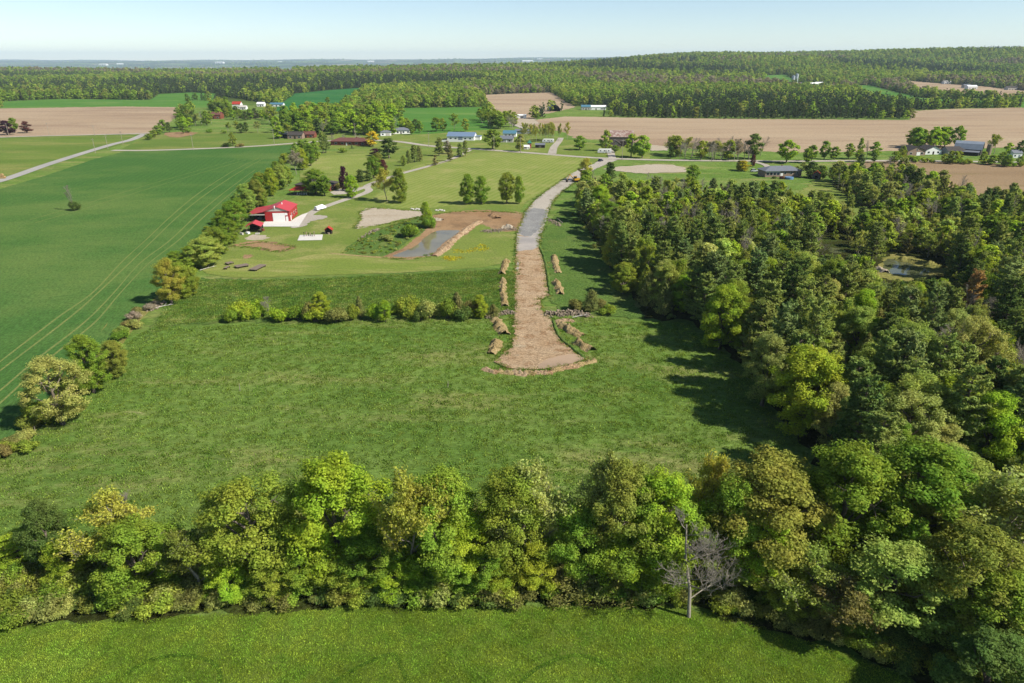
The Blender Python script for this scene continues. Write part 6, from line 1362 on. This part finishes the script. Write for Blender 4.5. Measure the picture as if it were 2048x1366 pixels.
stone_heap('stone_heap', 'heap of fieldstones and roots beside the dark cedar at the lane', [(1092,630),(1120,630),(1150,628),(1178,634)], 420, 1.5, 1.3, .25, .65, 1)
stone_heap('stone_heap', 'heap of fieldstones at the lane end of the shrub row', [(975,636),(995,632),(1012,626),(1026,628)], 320, 1.0, .9, .22, .55, 2)
stone_heap('stone_heap', 'scatter of pale rubble beside the wet gravel', [(968,464),(990,463),(1012,460),(1030,461)], 300, 1.8, 1.0, .25, .6, 3)
stone_heap('stone_heap', 'scatter of grey stones and stumps on the weedy bank', [(722,478),(745,464),(757,460)], 90, 1.0, .8, .3, .7, 4, 16)
stone_heap('stone_heap', 'rubble and roots on the verge above the puddle', [(1098,440),(1108,445),(1118,452)], 140, 1.6, .8, .25, .6, 5, 16)
stone_heap('stone_heap', 'grey fieldstones along the bare hedgerow bank', [(300,622),(316,612),(328,606)], 120, .8, .6, .25, .55, 6, 16)
for i, px in enumerate([823, 826, 831, 834, 838, 842, 845, 872, 876, 880, 884, 888]):
    o = mobj('boulder', SMW[i % 3], None, None, G(px, 419 + (i % 3) * .8 + (2 if i > 6 else 0)) + Vector((0, 0, .3))); o.scale = (1.5, 1.2, 1.2); o.rotation_euler = (0, 0, i)
    tag(o, 'white boulder in the line edging the hay field', 'boulder', 'white boulders edging the hay field')
# fallen branches and brush
def log(px, py, L, rz, r, mat, label, tilt=.08, group=None):
    m = MB(); tube(m.v, m.f, [(0, 0, r), (L * .4, .12, r + L * tilt * .5), (L, -.1, r + L * tilt)], [r, r * .8, r * .35], 6, True)
    for t, a in ((.45, .7), (.6, -.8), (.75, .6)): tube(m.v, m.f, [(L * t, 0, r + L * tilt * t), (L * (t + .2), a * L * .16, r + L * tilt + .3)], [r * .45, r * .15], 4, True)
    o = m.build('fallen_log', M[mat], None, G(px, py) + Vector((0, 0, .03)), rz); return tag(o, label, 'log', group)
log(1630, 1172, 5.5, .25, .16, 'palebark', 'pale broken limb lying in the brush near the crop corner', .25); log(400, 541, 5, .7, .12, 'palebark', 'pale fallen branch at the end of the hedgerow'); log(310, 617, 4.5, .5, .12, 'palebark', 'pale fallen branch by the tall yellowish hedgerow tree'); log(1125, 447, 5, 2.0, .2, 'greybark', 'grey uprooted trunk lying on the verge above the puddle', .2); log(1145, 636, 4, .1, .14, 'palebark', 'pale log sticking out of the stone heap', .15)
p = G(60, 884)
for i, (px, py) in enumerate([(72,868),(60,880),(92,850),(480,782),(896,776),(228,700)]):
    o = MB().cyl((0, 0, -.1), (.05, 0, 1.5), .07, .06, 6).build('fence_post', M['woodpole'], None, G(px, py)); tag(o, 'weathered stake standing alone in the open meadow' if i in (3, 4) else 'weathered fence post at the foot of the hedgerow', 'fence post', 'old fence posts')
# ------------------------------------------------------------------ haze
def haze(density, color):
    m = bpy.data.materials.new('haze'); m.use_nodes = True; t = m.node_tree; t.nodes.clear()
    out = t.nodes.new('ShaderNodeOutputMaterial'); v = t.nodes.new('ShaderNodeVolumePrincipled')
    v.inputs['Color'].default_value = (*color, 1); v.inputs['Density'].default_value = density; v.inputs['Anisotropy'].default_value = 0.0
    t.links.new(v.outputs[0], out.inputs['Volume'])
    o = MB().box(-31000, 31000, -200, 27000, -140, 330).build('haze', m); tag(o, 'thin blue summer haze over the whole landscape', 'haze', None, 'stuff')
haze(4.6e-5, (.7, .88, 1.0))
